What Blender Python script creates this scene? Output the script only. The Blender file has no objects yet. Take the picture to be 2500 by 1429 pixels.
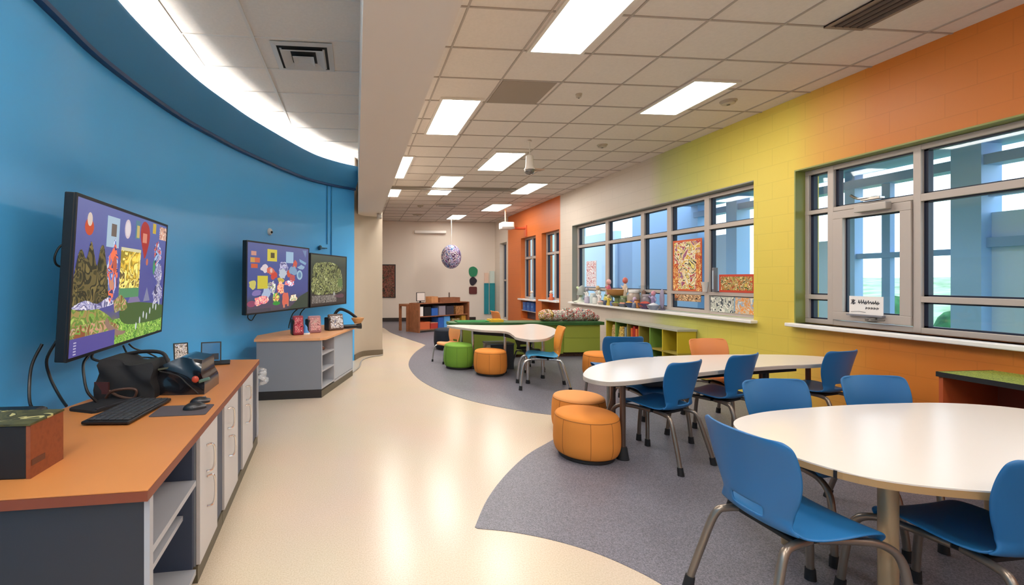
import bpy, bmesh, math, random
from mathutils import Vector, Matrix
random.seed(7)
PI = math.pi
scene = bpy.context.scene
COL = scene.collection

# ------------------------------------------------------------------ materials
def lin(c):
    return tuple((x / 12.92 if x <= 0.04045 else ((x + 0.055) / 1.055) ** 2.4) for x in c)

def hexc(h):
    h = h.lstrip('#')
    return lin(tuple(int(h[i:i + 2], 16) / 255 for i in (0, 2, 4))) + (1.0,)

MATS = {}
def mat(name, col, rough=0.5, metal=0.0, spec=0.5, emit=0.0, noise=0.0, nscale=8.0, bump=0.0, bscale=60.0, coat=0.0):
    if name in MATS:
        return MATS[name]
    m = bpy.data.materials.new(name); m.use_nodes = True
    nt = m.node_tree; b = nt.nodes['Principled BSDF']
    c = hexc(col) if isinstance(col, str) else tuple(col) + (1.0,)
    b.inputs['Base Color'].default_value = c
    b.inputs['Roughness'].default_value = rough
    b.inputs['Metallic'].default_value = metal
    b.inputs['Specular IOR Level'].default_value = spec
    b.inputs['Coat Weight'].default_value = coat
    if emit:
        b.inputs['Emission Color'].default_value = c
        b.inputs['Emission Strength'].default_value = emit
    if noise:
        tc = nt.nodes.new('ShaderNodeTexCoord'); n = nt.nodes.new('ShaderNodeTexNoise')
        n.inputs['Scale'].default_value = nscale; n.inputs['Detail'].default_value = 4
        r = nt.nodes.new('ShaderNodeMapRange')
        r.inputs['To Min'].default_value = 1 - noise; r.inputs['To Max'].default_value = 1 + noise
        r.inputs['From Min'].default_value = .3; r.inputs['From Max'].default_value = .7
        mx = nt.nodes.new('ShaderNodeMix'); mx.data_type = 'RGBA'; mx.blend_type = 'MULTIPLY'
        mx.inputs['Factor'].default_value = 1
        mx.inputs['A'].default_value = c
        nt.links.new(tc.outputs['Object'], n.inputs['Vector'])
        nt.links.new(n.outputs['Fac'], r.inputs['Value'])
        nt.links.new(r.outputs['Result'], mx.inputs['B'])
        nt.links.new(mx.outputs['Result'], b.inputs['Base Color'])
    if bump:
        tc = nt.nodes.new('ShaderNodeTexCoord'); n = nt.nodes.new('ShaderNodeTexNoise')
        n.inputs['Scale'].default_value = bscale
        bp = nt.nodes.new('ShaderNodeBump'); bp.inputs['Strength'].default_value = bump; bp.inputs['Distance'].default_value = .01
        nt.links.new(tc.outputs['Object'], n.inputs['Vector'])
        nt.links.new(n.outputs['Fac'], bp.inputs['Height'])
        nt.links.new(bp.outputs['Normal'], b.inputs['Normal'])
    MATS[name] = m
    return m

def ramp_mat(name, stops, scale=20, detail=3, distort=0.0, rough=.5, kind='noise', emit=0.0, spec=.4, coord='Object', constant=True):
    """multi-coloured pattern: a noise or voronoi value run through a colour ramp"""
    m = bpy.data.materials.new(name); m.use_nodes = True
    nt = m.node_tree; b = nt.nodes['Principled BSDF']
    b.inputs['Roughness'].default_value = rough; b.inputs['Specular IOR Level'].default_value = spec
    tc = nt.nodes.new('ShaderNodeTexCoord')
    if kind == 'noise':
        n = nt.nodes.new('ShaderNodeTexNoise'); n.inputs['Scale'].default_value = scale
        n.inputs['Detail'].default_value = detail; n.inputs['Distortion'].default_value = distort
        out = n.outputs['Fac']
    else:
        ns = nt.nodes.new('ShaderNodeTexNoise'); ns.inputs['Scale'].default_value = scale * .6
        ad = nt.nodes.new('ShaderNodeMix'); ad.data_type = 'RGBA'; ad.blend_type = 'ADD'; ad.inputs['Factor'].default_value = distort
        nt.links.new(tc.outputs[coord], ns.inputs['Vector'])
        nt.links.new(tc.outputs[coord], ad.inputs['A']); nt.links.new(ns.outputs['Color'], ad.inputs['B'])
        n = nt.nodes.new('ShaderNodeTexVoronoi'); n.inputs['Scale'].default_value = scale
        nt.links.new(ad.outputs['Result'], n.inputs['Vector'])
        sp = nt.nodes.new('ShaderNodeSeparateColor')
        nt.links.new(n.outputs['Color'], sp.inputs['Color'])
        out = sp.outputs['Red']
    if kind == 'noise':
        nt.links.new(tc.outputs[coord], n.inputs['Vector'])
    r = nt.nodes.new('ShaderNodeValToRGB')
    r.color_ramp.interpolation = 'CONSTANT' if constant else 'LINEAR'
    els = r.color_ramp.elements
    while len(els) < len(stops):
        els.new(.5)
    for e, (p, c) in zip(els, stops):
        e.position = p; e.color = hexc(c)
    nt.links.new(out, r.inputs['Fac'])
    nt.links.new(r.outputs['Color'], b.inputs['Base Color'])
    if emit:
        nt.links.new(r.outputs['Color'], b.inputs['Emission Color'])
        b.inputs['Emission Strength'].default_value = emit
        b.inputs['Base Color'].default_value = (0, 0, 0, 1)
    MATS[name] = m
    return m

def art(name, cols, scale, rough=.5, emit=0.0, distort=2.5, coord='Object'):
    n = len(cols)
    return ramp_mat(name, [(.26 + .48 * i / n if i else 0.0, c) for i, c in enumerate(cols)], scale * .85, 1.2, distort, rough, 'noise', emit, coord=coord)

# ------------------------------------------------------------------ mesh builder
class MB:
    def __init__(self):
        self.bm = bmesh.new()
    def box(self, a, b, M=None, bev=0.0):
        """axis box from corner a to corner b"""
        bm = bmesh.new() if (bev or M is not None) else self.bm
        x0, y0, z0 = (min(a[i], b[i]) for i in range(3)); x1, y1, z1 = (max(a[i], b[i]) for i in range(3))
        vs = [bm.verts.new(p) for p in ((x0, y0, z0), (x1, y0, z0), (x1, y1, z0), (x0, y1, z0), (x0, y0, z1), (x1, y0, z1), (x1, y1, z1), (x0, y1, z1))]
        for f in ((3, 2, 1, 0), (4, 5, 6, 7), (0, 1, 5, 4), (1, 2, 6, 5), (2, 3, 7, 6), (3, 0, 4, 7)):
            bm.faces.new([vs[i] for i in f])
        if bev:
            bmesh.ops.bevel(bm, geom=list(bm.edges), offset=bev, segments=2, affect='EDGES', profile=.5)
        if bm is not self.bm:
            self.merge(bm, M)
        return self
    def merge(self, bm, M=None):
        if M is not None:
            bmesh.ops.transform(bm, matrix=M, verts=bm.verts)
        me = bpy.data.meshes.new('t'); bm.to_mesh(me); bm.free()
        self.bm.from_mesh(me); bpy.data.meshes.remove(me)
        return self
    def cbox(self, c, s, rz=0.0, bev=0.0, rx=0.0, ry=0.0):
        M = Matrix.Translation(c) @ Matrix.Rotation(rz, 4, 'Z') @ Matrix.Rotation(ry, 4, 'Y') @ Matrix.Rotation(rx, 4, 'X')
        return self.box((-s[0] / 2, -s[1] / 2, -s[2] / 2), (s[0] / 2, s[1] / 2, s[2] / 2), M, bev)
    def prism(self, poly, z0, z1, bev=0.0, M=None):
        bm = bmesh.new()
        lo = [bm.verts.new((p[0], p[1], z0)) for p in poly]; hi = [bm.verts.new((p[0], p[1], z1)) for p in poly]
        n = len(poly)
        area = sum(poly[i][0] * poly[(i + 1) % n][1] - poly[(i + 1) % n][0] * poly[i][1] for i in range(n))
        idx = list(range(n)) if area > 0 else list(range(n - 1, -1, -1))
        bm.faces.new([hi[i] for i in idx]); bm.faces.new([lo[i] for i in reversed(idx)])
        for k in range(n):
            i, j = idx[k], idx[(k + 1) % n]
            bm.faces.new([lo[i], lo[j], hi[j], hi[i]])
        if bev:
            ed = [e for e in bm.edges if abs(e.verts[0].co.z - e.verts[1].co.z) < 1e-6]
            bmesh.ops.bevel(bm, geom=ed, offset=bev, segments=2, affect='EDGES', profile=.5)
        return self.merge(bm, M)
    def tube(self, pts, r, seg=10, closed=False, smooth=True, caps=True, r2=None):
        pts = [Vector(p) for p in pts]
        if smooth and len(pts) > 2:
            pts = spline(pts, 6, closed)
        n = len(pts); rings = []
        bm = self.bm; up = None
        for i, p in enumerate(pts):
            if closed:
                t = (pts[(i + 1) % n] - pts[i - 1])
            else:
                t = pts[min(i + 1, n - 1)] - pts[max(i - 1, 0)]
            t = t.normalized() if t.length > 1e-9 else Vector((0, 0, 1))
            if up is None:
                up = Vector((0, 0, 1)) if abs(t.z) < .9 else Vector((1, 0, 0))
            a = (up - t * up.dot(t))
            a = a.normalized() if a.length > 1e-6 else t.orthogonal().normalized()
            up = a; b = t.cross(a)
            rr = r if r2 is None else r + (r2 - r) * i / max(1, n - 1)
            rings.append([bm.verts.new(p + (a * math.cos(k * 2 * PI / seg) + b * math.sin(k * 2 * PI / seg)) * rr) for k in range(seg)])
        m = n if closed else n - 1
        for i in range(m):
            A, B = rings[i], rings[(i + 1) % n]
            for k in range(seg):
                bm.faces.new([A[k], A[(k + 1) % seg], B[(k + 1) % seg], B[k]])
        if caps and not closed:
            bm.faces.new(rings[0][::-1]); bm.faces.new(rings[-1])
        return self
    def lathe(self, prof, seg=24, M=None, smooth=False):
        if smooth:
            prof = [(v.x, v.y) for v in spline([Vector((p[0], p[1], 0)) for p in prof], 5)]
        bm = bmesh.new(); rings = []
        for r, z in prof:
            if r < 1e-5:
                rings.append([bm.verts.new((0, 0, z))])
            else:
                rings.append([bm.verts.new((r * math.cos(k * 2 * PI / seg), r * math.sin(k * 2 * PI / seg), z)) for k in range(seg)])
        for A, B in zip(rings, rings[1:]):
            for k in range(seg):
                a, b = A[k % len(A)], A[(k + 1) % seg % len(A)]
                c, d = B[(k + 1) % seg % len(B)], B[k % len(B)]
                v = []
                for q in (a, b, c, d):
                    if q not in v: v.append(q)
                if len(v) > 2:
                    bm.faces.new(v)
        for R, rev in ((rings[0], True), (rings[-1], False)):
            if len(R) > 2:
                bm.faces.new(R[::-1] if rev else R)
        return self.merge(bm, M)
    def grid(self, P, wrap=False):
        """P[i][j] points -> quads; None faces are skipped by caller"""
        V = [[self.bm.verts.new(p) for p in row] for row in P]
        for i in range(len(V) - 1):
            for j in range(len(V[0]) - 1):
                self.bm.faces.new([V[i][j], V[i][j + 1], V[i + 1][j + 1], V[i + 1][j]])
        return V
    def ball(self, c, r, s=(1, 1, 1), sub=3, rz=0.0, lump=0.0, seed=0):
        bm = bmesh.new(); bmesh.ops.create_icosphere(bm, subdivisions=sub, radius=r)
        if lump:
            rnd = random.Random(seed)
            ph = [(Vector((rnd.uniform(-1, 1), rnd.uniform(-1, 1), rnd.uniform(-1, 1))).normalized(), rnd.uniform(0, 6), rnd.uniform(2, 5)) for _ in range(5)]
            for v in bm.verts:
                d = v.co.normalized()
                v.co *= 1 + lump * sum(math.sin(d.dot(q) * k * 1.6 + f) for q, f, k in ph) / 5
        return self.merge(bm, Matrix.Translation(c) @ Matrix.Rotation(rz, 4, 'Z') @ Matrix.Diagonal((*s, 1)))
    def build(self, name, m, parent=None, smooth=None, world=False, solid=0.0, subsurf=0, offset=-1.0, bevel=0.0):
        bmesh.ops.recalc_face_normals(self.bm, faces=self.bm.faces) if not solid else None
        me = bpy.data.meshes.new(name); self.bm.to_mesh(me); self.bm.free()
        o = bpy.data.objects.new(name, me); COL.objects.link(o)
        for x in (m if isinstance(m, (list, tuple)) else [m]):
            me.materials.append(x)
        if smooth is not None:
            for p in me.polygons: p.use_smooth = True
            me.set_sharp_from_angle(angle=math.radians(smooth)) if smooth < 180 else None
        if parent is not None:
            o.parent = parent
            if world:
                W = Matrix.Identity(4); q = parent
                while q is not None:
                    W = Matrix.LocRotScale(q.location, q.rotation_euler, q.scale) @ W; q = q.parent
                me.transform(W.inverted())
        if solid:
            md = o.modifiers.new('s', 'SOLIDIFY'); md.thickness = solid; md.offset = offset
        if bevel:
            md = o.modifiers.new('b', 'BEVEL'); md.width = bevel; md.segments = 2; md.limit_method = 'ANGLE'
        if subsurf:
            md = o.modifiers.new('u', 'SUBSURF'); md.levels = subsurf; md.render_levels = subsurf
        return o

def spline(pts, k=6, closed=False):
    n = len(pts); out = []
    def P(i):
        return pts[i % n] if closed else pts[max(0, min(n - 1, i))]
    for i in range(n if closed else n - 1):
        p0, p1, p2, p3 = P(i - 1), P(i), P(i + 1), P(i + 2)
        for s in range(k):
            t = s / k
            out.append(.5 * ((2 * p1) + (p2 - p0) * t + (2 * p0 - 5 * p1 + 4 * p2 - p3) * t * t + (3 * p1 - p0 - 3 * p2 + p3) * t ** 3))
    if not closed:
        out.append(pts[-1].copy())
    return out

def spl2(pts, k=6, closed=True):
    return [(v.x, v.y) for v in spline([Vector((p[0], p[1], 0)) for p in pts], k, closed)]

def props(o, label=None, cat=None, group=None, kind=None):
    if label: o['label'] = label
    if cat: o['category'] = cat
    if group: o['group'] = group
    if kind: o['kind'] = kind
    return o

def thing(name, label, cat, loc=(0, 0, 0), rz=0.0, group=None):
    o = bpy.data.objects.new(name, None); COL.objects.link(o)
    o.location = loc; o.rotation_euler = (0, 0, rz); o.empty_display_size = .1
    return props(o, label, cat, group)

def struct(mb, name, m, **k):
    return props(mb.build(name, m, **k), kind='structure')

def single(mb, name, m, label, cat, group=None, **k):
    """a thing that is one mesh; its origin is moved to the centre of its base"""
    o = mb.build(name, m, **k); me = o.data
    xs = [v.co for v in me.vertices]
    c = Vector((sum(v.x for v in xs) / len(xs), sum(v.y for v in xs) / len(xs), min(v.z for v in xs)))
    me.transform(Matrix.Translation(-c)); o.location = c
    return props(o, label, cat, group)

def copy_tree(o, label=None, group=None, loc=None, rz=None, parent=None):
    c = o.copy(); COL.objects.link(c)
    if parent is not None: c.parent = parent
    for ch in [x for x in scene.objects if x.parent == o]:
        copy_tree(ch, parent=c)
    if label: c['label'] = label
    if group: c['group'] = group
    if loc is not None: c.location = loc
    if rz is not None: c.rotation_euler = (0, 0, rz)
    return c

# common materials
WHITE = mat('white_paint', '#e9e5de', .45)
BLACK = mat('black_plastic', '#111216', .4)
BLACKM = mat('black_matte', '#15161a', .75)
CHROME = mat('chrome', '#c9c8c6', .18, 1.0)
CEIL = mat('ceiling_tile', '#dbd1c7', .9, spec=.15, noise=.03, nscale=40)
TBAR = mat('ceiling_tbar', '#ada196', .6)
SOFF = mat('soffit_paint', '#d9ccbf', .85, spec=.15)
CREAM = mat('cream_paint', '#e4d9cc', .8, spec=.2)
BEIGE = mat('beige_paint', '#b9ab99', .75, spec=.2)
BROWNB = mat('brown_baseboard', '#6f6250', .5)
DARKB = mat('dark_baseboard', '#2b211d', .5)
BLUEW = mat('blue_wall_paint', '#56b9fc', .3, spec=.5)
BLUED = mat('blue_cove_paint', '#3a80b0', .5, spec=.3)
ALU = mat('window_frame_aluminium', '#b9aea6', .42, .15)
GASK = mat('window_gasket', '#121c33', .4)
EMITW = None
def light_mat(name, col, s):
    m = bpy.data.materials.new(name); m.use_nodes = True; nt = m.node_tree
    nt.nodes.remove(nt.nodes['Principled BSDF'])
    e = nt.nodes.new('ShaderNodeEmission'); e.inputs['Color'].default_value = (*col, 1); e.inputs['Strength'].default_value = s
    nt.links.new(e.outputs[0], nt.nodes['Material Output'].inputs['Surface'])
    return m
PANEL_L = light_mat('troffer_diffuser', (1.0, .95, .88), 25.0)
COVE_L = light_mat('cove_strip', (1.0, .975, .94), 70.0)

def glass_mat(name, tint, refl=1.0):
    m = bpy.data.materials.new(name); m.use_nodes = True; nt = m.node_tree
    nt.nodes.remove(nt.nodes['Principled BSDF'])
    t = nt.nodes.new('ShaderNodeBsdfTransparent'); t.inputs['Color'].default_value = (*tint, 1)
    g = nt.nodes.new('ShaderNodeBsdfGlossy'); g.inputs['Roughness'].default_value = .02
    lw = nt.nodes.new('ShaderNodeLayerWeight'); lw.inputs['Blend'].default_value = .5
    pw = nt.nodes.new('ShaderNodeMath'); pw.operation = 'POWER'; pw.inputs[1].default_value = 4.0
    f = nt.nodes.new('ShaderNodeMath'); f.operation = 'MULTIPLY_ADD'; f.inputs[1].default_value = .4; f.inputs[2].default_value = .025
    nt.links.new(lw.outputs['Facing'], pw.inputs[0]); nt.links.new(pw.outputs[0], f.inputs[0])
    mx = nt.nodes.new('ShaderNodeMixShader')
    nt.links.new(f.outputs[0], mx.inputs[0]); nt.links.new(t.outputs[0], mx.inputs[1]); nt.links.new(g.outputs[0], mx.inputs[2])
    nt.links.new(mx.outputs[0], nt.nodes['Material Output'].inputs['Surface'])
    return m
GLASS = glass_mat('window_glass', (.91, .96, 1.0))
CLEAR = glass_mat('clear_plastic', (.9, .92, .93))

# ================================================================== SETTING
HC = 3.48          # ceiling height
YB = 15.9          # back wall
XR = 4.9           # right wall
Y0 = -3.2          # wall behind the viewer

# floor -------------------------------------------------------------
def floor_mat():
    m = bpy.data.materials.new('terrazzo_beige'); m.use_nodes = True; nt = m.node_tree; b = nt.nodes['Principled BSDF']
    tc = nt.nodes.new('ShaderNodeTexCoord')
    n = nt.nodes.new('ShaderNodeTexNoise'); n.inputs['Scale'].default_value = 130; n.inputs['Detail'].default_value = 3
    r = nt.nodes.new('ShaderNodeValToRGB'); e = r.color_ramp.elements
    e[0].position = .33; e[0].color = hexc('#cbb8a1'); e[1].position = .62; e[1].color = hexc('#dac9b4')
    n2 = nt.nodes.new('ShaderNodeTexNoise'); n2.inputs['Scale'].default_value = 1.3
    mx = nt.nodes.new('ShaderNodeMix'); mx.data_type = 'RGBA'; mx.blend_type = 'MULTIPLY'; mx.inputs['Factor'].default_value = .12
    nt.links.new(tc.outputs['Object'], n.inputs['Vector']); nt.links.new(tc.outputs['Object'], n2.inputs['Vector'])
    nt.links.new(n.outputs['Fac'], r.inputs['Fac']); nt.links.new(r.outputs['Color'], mx.inputs['A']); nt.links.new(n2.outputs['Color'], mx.inputs['B'])
    nt.links.new(mx.outputs['Result'], b.inputs['Base Color'])
    b.inputs['Roughness'].default_value = .24; b.inputs['Specular IOR Level'].default_value = .42
    return m
def carpet_mat():
    m = bpy.data.materials.new('grey_flecked_floor'); m.use_nodes = True; nt = m.node_tree; b = nt.nodes['Principled BSDF']
    tc = nt.nodes.new('ShaderNodeTexCoord')
    n = nt.nodes.new('ShaderNodeTexNoise'); n.inputs['Scale'].default_value = 170; n.inputs['Detail'].default_value = 2
    r = nt.nodes.new('ShaderNodeValToRGB'); e = r.color_ramp.elements
    e[0].position = .36; e[0].color = hexc('#55545d'); e[1].position = .66; e[1].color = hexc('#83808a')
    nt.links.new(tc.outputs['Object'], n.inputs['Vector']); nt.links.new(n.outputs['Fac'], r.inputs['Fac'])
    nt.links.new(r.outputs['Color'], b.inputs['Base Color'])
    b.inputs['Roughness'].default_value = .42; b.inputs['Specular IOR Level'].default_value = .4
    return m
struct(MB().box((-4.2, Y0 - .2, -.15), (XR + .35, YB + .2, 0)), 'floor', floor_mat())
arc1 = spl2([(.3, YB), (.79, 13.87), (.98, 12.26), (1.54, 10.05)], 6, False)
arc2 = spl2([(1.5, 9.98), (1.18, 9.1), (.95, 8.19), (.865, 7.44), (.913, 6.57), (1.107, 5.85), (1.4, 5.33), (1.765, 4.95), (2.107, 4.72), (2.3, 4.6)], 6, False)
arc3 = spl2([(2.2, 4.4), (1.768, 4.0), (1.42, 3.69), (1.105, 3.317), (.86, 2.958), (.69, 2.63)], 6, False)
arc4 = spl2([(.7, 2.615), (.889, 2.561), (1.088, 2.46), (1.256, 2.33), (1.372, 2.187), (1.45, 2.04), (1.52, 1.8), (1.56, 1.4), (1.55, .4)], 6, False)
struct(MB().prism(arc1 + arc2 + arc3 + arc4 + [(1.5, Y0), (XR + .3, Y0), (XR + .3, YB)], -.05, .003), 'floor_carpet', carpet_mat())

# ceiling -----------------------------------------------------------
HL = 3.64          # ceiling over the left bay, beyond the soffit
ceil = struct(MB().box((.2, Y0 - .2, HC + .006), (XR + .35, YB + .2, HC + .2)), 'ceiling', CEIL)
ceil_l = struct(MB().box((-4.2, Y0 - .2, HL + .006), (.2, 9.2, HL + .2)), 'ceiling', mat('ceiling_tile_left', '#d9cec2', .9, spec=.15, noise=.03, nscale=40))
g = MB(); H_ = HC
def bar(x0, y0, x1, y1, w=.016):
    if x0 == x1: g.box((x0 - w / 2, y0, H_ - .003), (x0 + w / 2, y1, H_ + .008))
    else: g.box((x0, y0 - w / 2, H_ - .002), (x1, y0 + w / 2, H_ + .008))
xs = [1.47 - .64 * 1 + .64 * k for k in range(0, 7)]
for x in xs: bar(x, Y0, x, YB)
ys = [3.95 + .596 * k for k in range(-12, 21)]
for y in ys: bar(.46, y, XR, y)
g.build('ceiling_grid', TBAR, ceil)
g = MB(); H_ = HL
for x in (-2.2, -1.56, -.93): bar(x, Y0, x, 9.0, .026)
for k in range(-12, 8): bar(-2.6, 4.245 + .62 * k, .03, 4.245 + .62 * k, .016)
g.build('ceiling_grid', mat('ceiling_tbar_left', '#cfc8bf', .6), ceil_l)
struct(MB().box((.03, Y0, 2.66), (.46, 8.84, HL + .01)), 'ceiling_soffit', SOFF)
struct(MB().box((.46, 9.96, HC - .05), (3.56, 10.06, HC + .01)), 'trim_1', mat('beam_paint', '#8f857b', .6))

# left curved wall and its cove ------------------------------------------
K = 1.019
base = [(-1.2, -3.35), (-1.46, -1.6), (-1.62, 0.0), (-1.74, 1.4), (-1.84, 2.84), (-1.878, 3.6), (-1.78, 4.63), (-1.6, 5.4), (-1.40, 6.05), (-.9, 7.29), (-.5, 7.86), (-.037, 8.27)]
WC = spl2(base, 6, False)
def offs(path, d):
    out = []
    for i, p in enumerate(path):
        a = Vector((*path[max(0, i - 1)], 0)); b = Vector((*path[min(len(path) - 1, i + 1)], 0))
        t = (b - a).normalized(); nrm = Vector((t.y, -t.x, 0))
        out.append((p[0] + nrm.x * d, p[1] + nrm.y * d))
    return out
def wallx(y):
    for a, b in zip(WC, WC[1:]):
        if a[1] <= y <= b[1]:
            return a[0] + (b[0] - a[0]) * (y - a[1]) / (b[1] - a[1])
    return WC[0][0]
w = MB(); inner, outer = offs(WC, 0), offs(WC, -.18)
w.prism(inner + outer[::-1], 0, HL + .01)
struct(w, 'wall_left', BLUEW, smooth=40)
cv = MB()
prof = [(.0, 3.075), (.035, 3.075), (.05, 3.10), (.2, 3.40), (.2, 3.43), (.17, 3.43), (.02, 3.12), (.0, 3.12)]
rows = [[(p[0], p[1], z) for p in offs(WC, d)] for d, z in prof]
rows = [list(r) for r in zip(*rows)]
rows = [r + [r[0]] for r in rows]
cv.grid(rows)
for R in (rows[0], rows[-1]):
    cv.bm.faces.new([cv.bm.verts.new(p) for p in R[:-1]])
bmesh.ops.remove_doubles(cv.bm, verts=cv.bm.verts, dist=1e-5)
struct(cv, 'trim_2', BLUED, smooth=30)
lip = MB(); rows = [[(p[0], p[1], z) for p in offs(WC, d)] for d, z in [(.0, 3.045), (.05, 3.045), (.05, 3.078), (.0, 3.078)]]
rows = [list(r) for r in zip(*rows)]; rows = [r + [r[0]] for r in rows]; lip.grid(rows)
struct(lip, 'trim_3', mat('cove_lip_navy', '#173a66', .5), smooth=30)
ln = MB(); rows = [[(p[0], p[1], z) for p in offs(WC, d)] for d, z in [(.001, 3.125), (.008, 3.125), (.008, HL + .005), (.001, HL + .005)]]
rows = [list(r) for r in zip(*rows)]; rows = [r + [r[0]] for r in rows]; ln.grid(rows)
struct(ln, 'trim_6', mat('cove_white_liner', '#efe9e0', .8), smooth=30)
cs = MB(); rows = [[(p[0], p[1], z) for p in offs(WC[:-2], d)] for d, z in [(.06, 3.36), (.13, 3.40)]]
cs.grid([list(r) for r in zip(*rows)])
single(cs, 'cove_light', COVE_L, 'hidden white light strip behind the curved blue ceiling cove', 'light')

# beige return wall, back wall ----------------------------------------
bw = spl2([(-.037, 8.27), (.1, 8.66), (.3, 8.8), (.5, 8.84)], 5, False)
struct(MB().prism(bw + [(.5, YB), (.3, YB), (.3, 9.1), (-.2, 9.1), (-.2, 8.27)], 0, HL + .01), 'wall_corner', BEIGE, smooth=30)
bb = [(p[0] + .012, p[1] - .012) for p in bw]
struct(MB().prism(bb + [(.512, YB), (.49, YB)] + bw[::-1], 0, .1), 'baseboard_corner', BROWNB)
struct(MB().box((-.3, YB, 0), (XR + .35, YB + .2, HC + .01)), 'wall_back', CREAM)
struct(MB().box((.5, YB - .1, 0), (2.0, YB, HC)), 'wall_back_pilaster', CREAM)
struct(MB().box((.5, YB - .115, 0), (2.0, YB - .1, .13)).box((2.0, YB - .015, 0), (4.2, YB, .13)), 'baseboard_back', DARKB)
struct(MB().box((-4.2, Y0 - .2, 0), (XR + .35, Y0, HL + .01)), 'wall_behind', CREAM)

# right wall, painted in bands of colour --------------------------------
def wall_paint(reveal=False):
    m = bpy.data.materials.new('banded_wall_paint'); m.use_nodes = True; nt = m.node_tree; b = nt.nodes['Principled BSDF']
    tc = nt.nodes.new('ShaderNodeTexCoord'); sp = nt.nodes.new('ShaderNodeSeparateXYZ')
    nt.links.new(tc.outputs['Object'], sp.inputs[0])
    mr = nt.nodes.new('ShaderNodeMapRange'); mr.inputs['From Min'].default_value = 2.0; mr.inputs['From Max'].default_value = 16.0
    nt.links.new(sp.outputs['Y'], mr.inputs['Value'])
    r = nt.nodes.new('ShaderNodeValToRGB'); els = r.color_ramp.elements
    st = [(2.0, '#c66e2e'), (3.9, '#cc7a2e'), (4.45, '#d6a348'), (4.75, '#dcc254'), (5.6, '#d9c858'), (6.3, '#c2c262'), (6.95, '#b0b27c'), (7.3, '#bdb3a4'), (8.6, '#c9bdb0'), (10.66, '#d0c4b6'), (10.67, '#cf6f33'), (14.5, '#cf6f33'), (14.53, '#d9ccbe')]
    while len(els) < len(st): els.new(.5)
    for e, (y, c) in zip(els, st):
        e.position = (y - 2) / 14; e.color = hexc(c)
    nt.links.new(mr.outputs[0], r.inputs['Fac'])
    cb = nt.nodes.new('ShaderNodeCombineXYZ'); nt.links.new(sp.outputs['Y'], cb.inputs['X']); nt.links.new(sp.outputs['Z'], cb.inputs['Y'])
    br = nt.nodes.new('ShaderNodeTexBrick')
    br.inputs['Scale'].default_value = 1.0; br.inputs['Brick Width'].default_value = .4; br.inputs['Row Height'].default_value = .2
    br.inputs['Mortar Size'].default_value = .006; br.inputs['Mortar Smooth'].default_value = .6
    br.inputs['Color1'].default_value = br.inputs['Color2'].default_value = (1, 1, 1, 1); br.inputs['Mortar'].default_value = (.82, .82, .82, 1)
    nt.links.new(cb.outputs[0], br.inputs['Vector'])
    mx = nt.nodes.new('ShaderNodeMix'); mx.data_type = 'RGBA'; mx.blend_type = 'MULTIPLY'; mx.inputs['Factor'].default_value = .5
    nt.links.new(r.outputs['Color'], mx.inputs['A']); nt.links.new(br.outputs['Color'], mx.inputs['B'])
    nt.links.new(mx.outputs['Result'], b.inputs['Base Color'])
    bp = nt.nodes.new('ShaderNodeBump'); bp.inputs['Strength'].default_value = .25; bp.inputs['Distance'].default_value = .004
    nt.links.new(br.outputs['Color'], bp.inputs['Height']); nt.links.new(bp.outputs['Normal'], b.inputs['Normal'])
    b.inputs['Roughness'].default_value = .45; b.inputs['Specular IOR Level'].default_value = .35
    return m
RW = wall_paint()
OPEN = [(1.0, 4.724, .965, 2.674), (5.255, 10.055, .945, 2.68), (10.73, 11.78, .3, 2.676), (12.19, 13.32, .3, 2.676), (14.62, 15.35, .12, 2.69)]
w = MB(); y = Y0
for a, b, z0, z1 in OPEN:
    w.box((XR, y, 0), (XR + .3, a, HC + .01)); w.box((XR, a, 0), (XR + .3, b, z0)); w.box((XR, a, z1), (XR + .3, b, HC + .01)); y = b
w.box((XR, y, 0), (XR + .3, YB, HC + .01))
struct(w, 'wall_right', RW)
# painted reveals (the two big openings have their own reveal colours)
struct(MB().box((XR - .002, 1.0, 2.662), (XR + .16, 4.724, 2.676)).box((XR - .001, 4.712, .965), (XR + .16, 4.726, 2.67)), 'trim_4', mat('green_reveal', '#868d48', .35))
struct(MB().box((XR - .002, 5.255, 2.668), (XR + .16, 10.055, 2.682)).box((XR - .001, 10.043, .945), (XR + .16, 10.057, 2.68)), 'trim_5', mat('grey_reveal', '#8c8a80', .4))

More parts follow.
